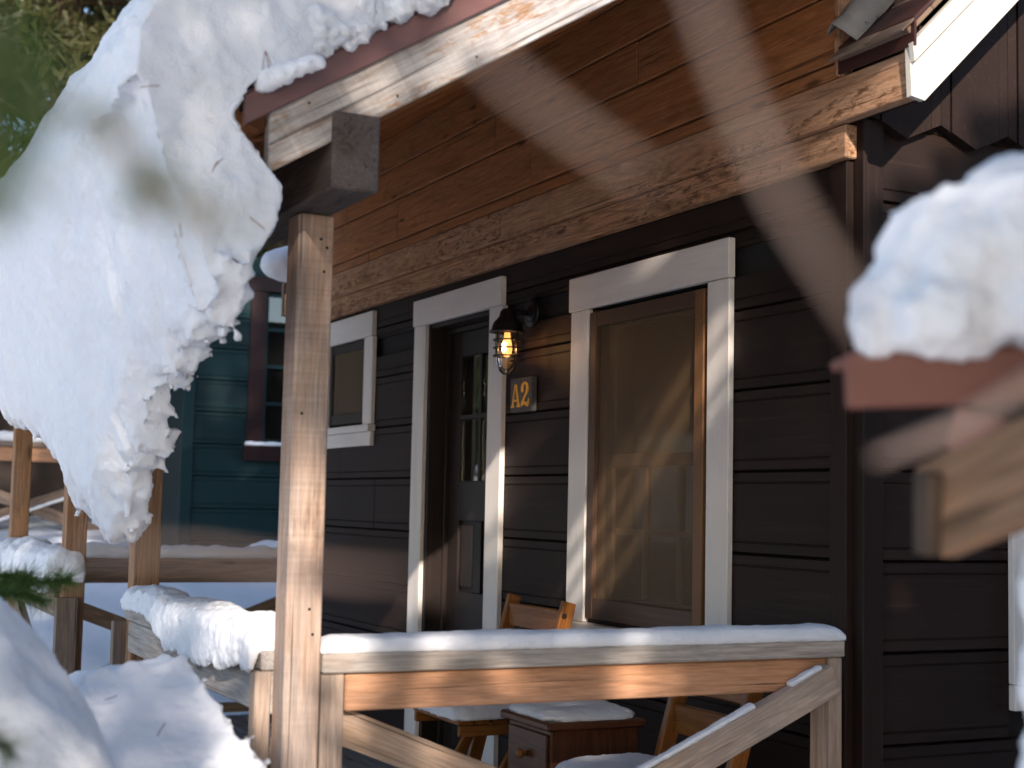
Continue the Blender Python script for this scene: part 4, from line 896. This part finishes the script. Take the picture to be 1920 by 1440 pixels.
# ------------------------------------------------------------------ foreground sprigs and twigs (out of focus)
def at(px, py, d):                        # world point seen at photo pixel px,py at forward distance d
    return Vector((3.482, -2.85, 1.22)) + Ff * d + Rr * ((px - 960) / 2773.6 * d) + Uu * ((720 - py) / 2773.6 * d)
def sprig(name, stems, label, ln, nn, mat, wid=.0012, cat='pine branch', rad_=.0022, spread=.006):
    t = thing(name, stems[0][0], label, cat)
    link('stem', tubemesh([(s, [rad_ * 1.2] + [rad_] * (len(s) - 1)) for s in stems], 6), M['twig'] if 'near' in name else M['bark'], t)
    c, dd = [], []
    for s in stems:
        for i in range(len(s) - 1):
            d = (s[i + 1] - s[i]); L = d.length
            for q in range(max(2, int(L / .004))): u = random.random(); c.append(s[i] + d * u); dd.append(d.normalized() * .8)
    o = link('needles', trimesh('needles', spray_arrays(c, spread, nn, wid, ln, .05, dd)), M[mat], t); o['kind'] = 'stuff'; return t
sprig('pine_sprig', [[at(-60, 1108, 3.3), at(40, 1092, 3.3), at(95, 1092, 3.3), at(134, 1086, 3.3)], [at(-40, 1112, 3.26), at(40, 1112, 3.26), at(84, 1128, 3.26)], [at(-60, 1096, 3.3), at(0, 1080, 3.3), at(60, 1084, 3.3)]], 'green pine sprig lying against the snow at lower left', .055, 18, 'needle2', .0020)
sprig('pine_sprig', [[at(-50, 1360, 1.6), at(0, 1390, 1.6), at(22, 1420, 1.6)]], 'dark pine sprig poking in at the bottom left corner', .045, 9, 'needle', .0016)
sprig('near_pine_branch', [[at(-160, 60, .40), at(-40, 190, .40), at(30, 260, .40)], [at(-150, 260, .38), at(-50, 240, .39), at(0, 330, .40)], [at(-120, 20, .42), at(-20, 60, .42), at(40, 150, .42)]], 'blurred green pine branch close at the upper left edge', .026, 16, 'needle2', .0016, rad_=.0020, spread=.010)
sprig('near_pine_branch', [[at(-60, 360, .42), at(20, 400, .42)]], 'blurred dark green needle tuft at the left edge', .012, 14, 'needle2', .0014, rad_=.0015)
sprig('near_pine_branch', [[at(190, 225, .46), at(250, 300, .46), at(330, 370, .46), at(400, 420, .46)], [at(60, 190, .44), at(190, 225, .46)], [at(250, 300, .46), at(300, 420, .46)]], 'blurred olive twig drooping across the snow slab', .022, 6, 'needle2', .0012, rad_=.0016)
def twig(pts, r, label): o = link('bare_twig', tubemesh([(pts, r)], 8), M['twig'], None, None, True); return tag(o, label, 'twig', 'blurred bare twigs close to the lens')
twig([at(860, 60, .31), at(960, 150, .31), at(1060, 230, .31), at(1180, 310, .31), at(1230, 345, .32)], [.0008, .0013, .0015, .0013, .0005], 'blurred tan twig crossing the porch ceiling planks')
twig([at(1290, -90, .31), at(1340, 60, .31), at(1400, 220, .31), at(1470, 370, .31), at(1590, 560, .32), at(1640, 640, .33)], [.0016, .0017, .0017, .0015, .0013, .0009], 'long blurred tan twig slanting down beside the cabin corner')
twig([at(150, 1025, .38), at(380, 1035, .38), at(600, 1070, .38), at(790, 1085, .38)], [.0006, .0011, .0014, .0007], 'faint blurred twig crossing low in front of the post')
twig([at(1640, 860, .55), at(1800, 800, .55), at(1960, 700, .55)], [.0015, .003, .003], 'blurred tan twig under the close roof corner')

# fallen needles on the snow slab
lv = []
for (px, py, a, L) in ((500, 110, -1.4, .016), (494, 112, -1.75, .018), (503, 108, -1.25, .012), (280, 161, .15, .018), (408, 306, .9, .014), (402, 312, 1.2, .012), (470, 245, -.1, .014), (468, 238, -.4, .016), (478, 262, .0, .015), (482, 418, -.7, .018), (338, 432, -1.5, .013), (474, 275, -1.0, .012)):
    c = at(px, py, 2.90); d = Rr * math.cos(a) + Uu * math.sin(a); lv.append(([c - d * L, c, c + d * L + Ff * .01], .0009))
for (px, py, a, L, d_) in ((100, 1310, -.6, .014, 2.62), (108, 1318, -1.0, .012, 2.62), (60, 1370, .4, .012, 2.58), (205, 1310, .2, .010, 2.96), (300, 1370, 1.1, .012, 2.92), (420, 1400, -.4, .010, 2.92), (40, 1240, -.3, .012, 2.60)):
    c = at(px, py, d_ - .03); d = Rr * math.cos(a) + Uu * math.sin(a); lv.append(([c - d * L, c, c + d * L + Ff * .02], .0009))
nl = link('needle_litter', tubemesh(lv, 5), M['litter']); tag(nl, kind='stuff')
